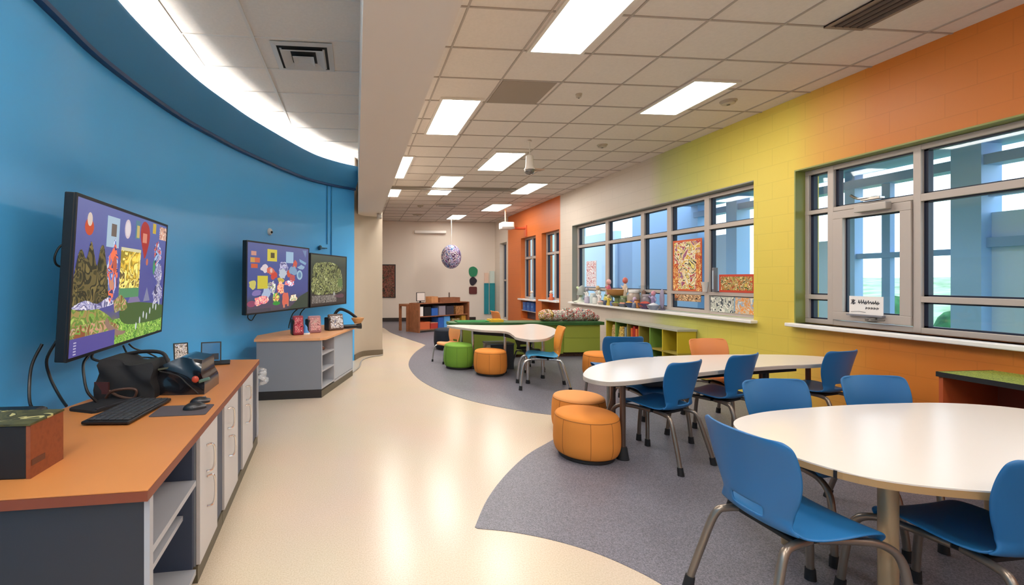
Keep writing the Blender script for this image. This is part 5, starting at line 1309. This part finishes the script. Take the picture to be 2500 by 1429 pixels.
poster('brown swirl doodle strip under the large orange poster', 6.27, 6.82, 1.12, 1.222, art('swirl_art', ['#3a2c22', '#d8b88a', '#8a5a3a', '#f0d8b0', '#5a4030', '#c87a4a'], 9, .5), mat('swirl_base', '#b88a5a', .5), b=.004)
poster('red edged doodle box picture at the right end of the long window', 5.36, 5.93, 1.278, 1.52, art('box_art', ['#c03a26', '#d8c05a', '#4a4a26', '#e8d8a0', '#a84a2a', '#8a8a3a', '#d87a4a'], 11, .5), mat('box_red', '#c8432a', .5))
poster('pale grey sketch sheet in the low right pane of the long window', 5.68, 6.08, 1.0, 1.215, art('sketch_art', ['#c8cabc', '#a8b0a4', '#e0e0d4', '#4a545a', '#d0d0c4', '#b8bcae'], 7, .5), mat('sketch_base', '#c4c8bc', .5), b=.004)
poster('orange blob sketch sheet in the low right corner of the long window', 5.32, 5.66, 1.0, 1.215, art('blob_art', ['#d8cdb8', '#e0924a', '#c8b8a0', '#d89a5a', '#8ab0d0', '#e0d4c0'], 7, .5), mat('blob_base', '#d0c4b0', .5), b=.004)
poster('white and red lettered banner at the left end of the long window', 9.2, 9.62, 1.3, 1.85, art('banner_art', ['#e8e4ea', '#d0c8d4', '#f0eef2', '#b86a70', '#dcd8e2', '#f4f2f4'], 9, .5), mat('banner_base', '#e0dce4', .5), b=.004)
t = thing('grey_binder', 'slim grey binder standing on the window rail beside the red box picture', 'binder', (XR + .09, 5.98, 1.277))
MB().box((-.03, -.02, 0), (.03, .02, .34), bev=.006).build('binder_body', mat('binder_grey', '#6a6a70', .5), t)
MB().box((-.033, -.012, .04), (-.0295, .012, .3)).build('binder_spine', mat('binder_pale', '#a8b4c0', .5), t)
t = thing('window_latch', 'small white plastic cup on the rail by the orange poster', 'cup', (XR + .09, 6.165, 1.277))
MB().lathe([(.03, 0), (.034, .06), (.05, .14), (.046, .14), (.03, .06), (0, .01)], 16).build('cup_body', mat('cup_cream', '#c9c0b8', .5), t, smooth=40)
t = thing('window_sign', 'white card sign with handwriting in the casement sash', 'sign', (XR + .09, 4.07, 1.1))
MB().box((XR + .085, 3.92, 1.105), (XR + .091, 4.22, 1.285)).build('sign_card', mat('card_white', '#eee9e6', .5), t, world=True)
INK = mat('ink', '#3a3a44', .6)
m = MB(); rnd = random.Random(5)
def stroke(pts, r=.003):
    m.tube([(XR + .0842, 4.22 - .3 * p[0], 1.105 + .18 * p[1]) for p in pts], r, 5, smooth=False)
stroke([(.06, .55), (.1, .72), (.06, .8)]); stroke([(.12, .55), (.12, .82), (.18, .78), (.13, .68), (.19, .62), (.12, .55)], .005)
for k in range(9):
    x = .28 + .07 * k; stroke([(x, .55 + .12 * rnd.random()), (x + .02, .72 + .1 * rnd.random()), (x + .04, .58), (x + .06, .68)])
for k in range(5):
    x = .5 + .08 * k; stroke([(x, .3), (x + .02, .42), (x + .04, .32), (x + .06, .4)])
stroke([(.05, .12), (.3, .16), (.5, .12)], .002)
m.build('handwriting', INK, t, world=True)
MB().box((XR + .06, 3.91, 1.09), (XR + .1, 4.23, 1.104)).build('sign_holder', mat('holder_grey', '#8d8d95', .4, .4), t, world=True)

# clutter on the long sill, left of the orange poster
SZ = .95
def sill(nm, lb, cat, y, parts, x=XR + .04):
    t = thing(nm, lb, cat, (x, y, SZ), 0, 'toys and jars on the long window sill')
    for pn, mb, m in parts: mb.build(pn, m, t, smooth=45)
def lt(p, seg=16, dx=0, dy=0, dz=0): return MB().lathe(p, seg, Matrix.Translation((dx, dy, dz)))
def mc(c, r=.45): return mat('sill' + c, c, r)
JAR = [(.045, 0), (.06, .01), (.062, .11), (.045, .14)]
def jar(lb, y, c, c2, s=1.0, x=XR + .04):
    sill('jar', lb, 'jar', y, [('jar_body', lt([(a * s, b * s) for a, b in JAR]), mc(c, .2)), ('jar_lid', lt([(.05 * s, .14 * s), (.052 * s, .165 * s), (0, .167 * s)]), mc(c2))], x)
def fig(lb, y, c, c2, h, x=XR + .04):
    sill('toy_figure', lb, 'toy', y, [('figure_body', lt([(.04, 0), (.05, .02), (.03, h * .4), (.045, h * .55), (.02, h * .68)]), mc(c)), ('figure_head', MB().ball((0, 0, h * .78), .024 + h * .04, (1, 1, 1.25), 2), mc(c2)), ('figure_arm', MB().tube([(0, -.04, h * .55), (-.02, -.09, h * .42)], .012, 6).tube([(0, .04, h * .55), (-.02, .09, h * .62)], .012, 6), mc(c))], x)
def bowl(lb, y, c, c2, r, x=XR + .04):
    sill('bowl', lb, 'bowl', y, [('bowl_body', lt([(r * .5, 0), (r * .8, r * .4), (r, r * .8), (r * .95, r * .8), (r * .7, r * .42), (0, r * .15)]), mc(c)), ('bowl_contents', MB().ball((0, 0, r * .6), r * .8, (1, 1, .6), 2, lump=.4, seed=int(y * 9)), mc(c2))], x)
sill('paper_dome', 'pale green paper craft dome lamp at the left end of the sill', 'lamp', 9.72, [('lamp_base', lt([(.16, 0), (.15, .02), (.06, .05), (.035, .12)]), mc('#d0d4c4')), ('lamp_neck', MB().tube([(0, 0, .1), (0, -.02, .22), (-.02, .06, .3), (0, .16, .32)], .03, 10), mc('#b9c79a')), ('lamp_shade', lt([(.11, .16), (.1, .24), (.07, .33), (.02, .37), (0, .375)], 18, 0, -.05), mc('#8f9690'))])
fig('white toy figure with grey head beside the paper dome', 9.42, '#d8d8d4', '#9a9aa4', .36, XR + .02)
jar('clear glass jar with a white lid, left part of the sill', 9.24, '#b8c4c4', '#e8e8e4', 1.3, XR + .07)
fig('pale figure with a tan head against the first window bar', 9.05, '#c0b8b4', '#c8a878', .42, XR + .06)
fig('thin white angel figure just right of the first window bar', 8.86, '#e4e2e0', '#d0d8d0', .3, XR - .01)
jar('jar with yellow flower pattern in the left middle of the sill', 8.6, '#c9c26a', '#7a8a5a', 1.25, XR + .02)
fig('red and pink toy figure standing tall by the second pane', 8.66, '#c85a6a', '#e0a8a0', .58, XR + .075)
sill('wood_basket', 'wide orange brown basket tray in the middle of the sill', 'basket', 8.3, [('basket_body', lt([(.12, .2), (.17, .24), (.2, .31), (.185, .31), (.14, .25), (0, .22)], 20), mc('#c08a4f', .7)), ('basket_stand', lt([(.1, 0), (.05, .04), (.05, .15), (.12, .2)]), mc('#6f7a55'))])
fig('cream tall figure with red shoulders behind the basket', 8.12, '#d8c0a8', '#d06a5a', .62, XR + .085)
jar('dark green jar right of the basket stand', 8.02, '#5a6a4a', '#8a9a70', 1.2, XR + .0)
jar('grey jar with a round white stopper right of the basket', 7.82, '#a8988a', '#ecece8', 1.9, XR + .07)
bowl('blue bowl holding an orange ball near the second bar', 7.78, '#4a5a80', '#d8a03a', .11, XR - .01)
sill('glass_tank', 'clear tall tank with a brown figure against the third bar', 'tank', 7.55, [('tank_body', MB().box((-.05, -.07, 0), (.05, .07, .4), bev=.004), CLEAR), ('tank_figure', lt([(.03, .012), (.045, .1), (.02, .2), (.035, .3), (0, .33)], 12), mc('#8a6a58')), ('tank_base', MB().box((-.052, -.072, 0), (.052, .072, .01)), mc('#6a6a72'))], XR + .075)
bowl('small grey bowl with a salmon ball at the front of the sill', 7.98, '#7a7f8c', '#e09a80', .08, XR - .05)
bowl('purple bowl heaped with red toys at the right of the clutter', 7.4, '#5a4a70', '#c05040', .12, XR + .0)
fig('lilac bottle shaped figure with pink head right of the tank', 7.3, '#9a8ab0', '#d090a0', .34, XR + .08)
bowl('silver grey bowl with white shells at the right end of the clutter', 7.16, '#8a93a4', '#dde0e6', .1, XR - .02)
sill('fan_ornament', 'tall lilac fan ornament at the right end of the clutter', 'ornament', 7.08, [('fan_leaf', MB().ball((0, 0, .18), .17, (.15, .32, 1.0), 2), mc('#8d86a0')), ('fan_base', lt([(.05, 0), (.05, .015), (.012, .03)]), mc('#6a6478'))], XR + .08)
jar('small blue jar at the very front of the sill', 8.32, '#5a74a8', '#3a4a70', .6, XR - .055)
jar('small dark blue jar left of the small blue jar', 8.56, '#3f4a66', '#8a93a4', .6, XR - .055)
jar('small slate jar near the front, below the grey jar', 7.62, '#6a7488', '#b8bcc8', .6, XR - .055)
fig('short yellow toy figure between the flower jar and the basket stand', 8.47, '#d0b84a', '#e0c8a0', .22, XR - .03)
fig('small purple toy figure in front of the grey jar', 7.68, '#6a5a8a', '#c8b0c8', .2, XR - .01)
jar('white frosted jar standing left of the paper angel figure', 8.98, '#d4d6d2', '#a8b0b4', 1.0, XR - .03)
jar('pale lilac jar squeezed beside the grey headed figure', 9.34, '#b8b0c4', '#e0dce8', .9, XR - .02)
jar('orange preserve jar standing right of the blue bowl', 7.62, '#c8803a', '#8a5a3a', .9, XR + .0)
jar('tall smoky jar between the tank and the purple bowl', 7.47, '#7a7078', '#a8a0a8', 1.5, XR + .085)
bowl('flat tan bowl with green fruit below the basket tray', 8.2, '#a8906a', '#8a9a4a', .08, XR - .05)
bowl('white dish of pink shells left of the yellow figure', 8.72, '#dcdad4', '#d8a8a0', .07, XR - .06)
for lb, y, c in (('little orange toy on the sill of the nearer orange window', 11.3, '#d8704a'), ('little pale toy jar on the sill of the far orange window', 12.6, '#b8c0c4')):
    z = .925 if y < 12 else .89
    t = thing('toy_figure', lb, 'toy', (XR + .05, y, z), 0)
    MB().lathe([(.05, 0), (.07, .03), (.04, .1), (.05, .15), (0, .2)], 14).build('toy_body', mc(c), t, smooth=60)
    MB().ball((0, 0, .2), .045, sub=2).build('toy_head', mc('#e8d8c8'), t, smooth=180)

# ================================================================== CAMERA, WORLD, RENDER SETTINGS
cam = bpy.data.cameras.new('camera'); co = bpy.data.objects.new('camera', cam); COL.objects.link(co)
FPX = 1120.0
cam.sensor_fit = 'HORIZONTAL'; cam.sensor_width = 36.0; cam.lens = 36.0 * FPX / 2500
cam.shift_x = (1250 - 973) / 2500; cam.shift_y = (683 - 714.5) / 2500
cam.clip_start = .05; cam.clip_end = 200
co.location = (0, 0, 1.45); co.rotation_euler = (PI / 2, 0, -math.atan(103 / 1120))
scene.camera = co
wd = bpy.data.worlds.new('overcast_sky'); wd.use_nodes = True; scene.world = wd
wd.node_tree.nodes['Background'].inputs['Color'].default_value = (.82, .92, 1.0, 1)
wd.node_tree.nodes['Background'].inputs['Strength'].default_value = 3.2
vs = scene.view_settings
vs.view_transform = 'Standard'; vs.look = 'None'; vs.gamma = 1.0; vs.exposure = -0.13; vs.use_curve_mapping = False
scene.cycles.use_denoising = True
scene.cycles.max_bounces = 10; scene.cycles.diffuse_bounces = 6; scene.cycles.transparent_max_bounces = 24
scene.cycles.sample_clamp_indirect = 6.0
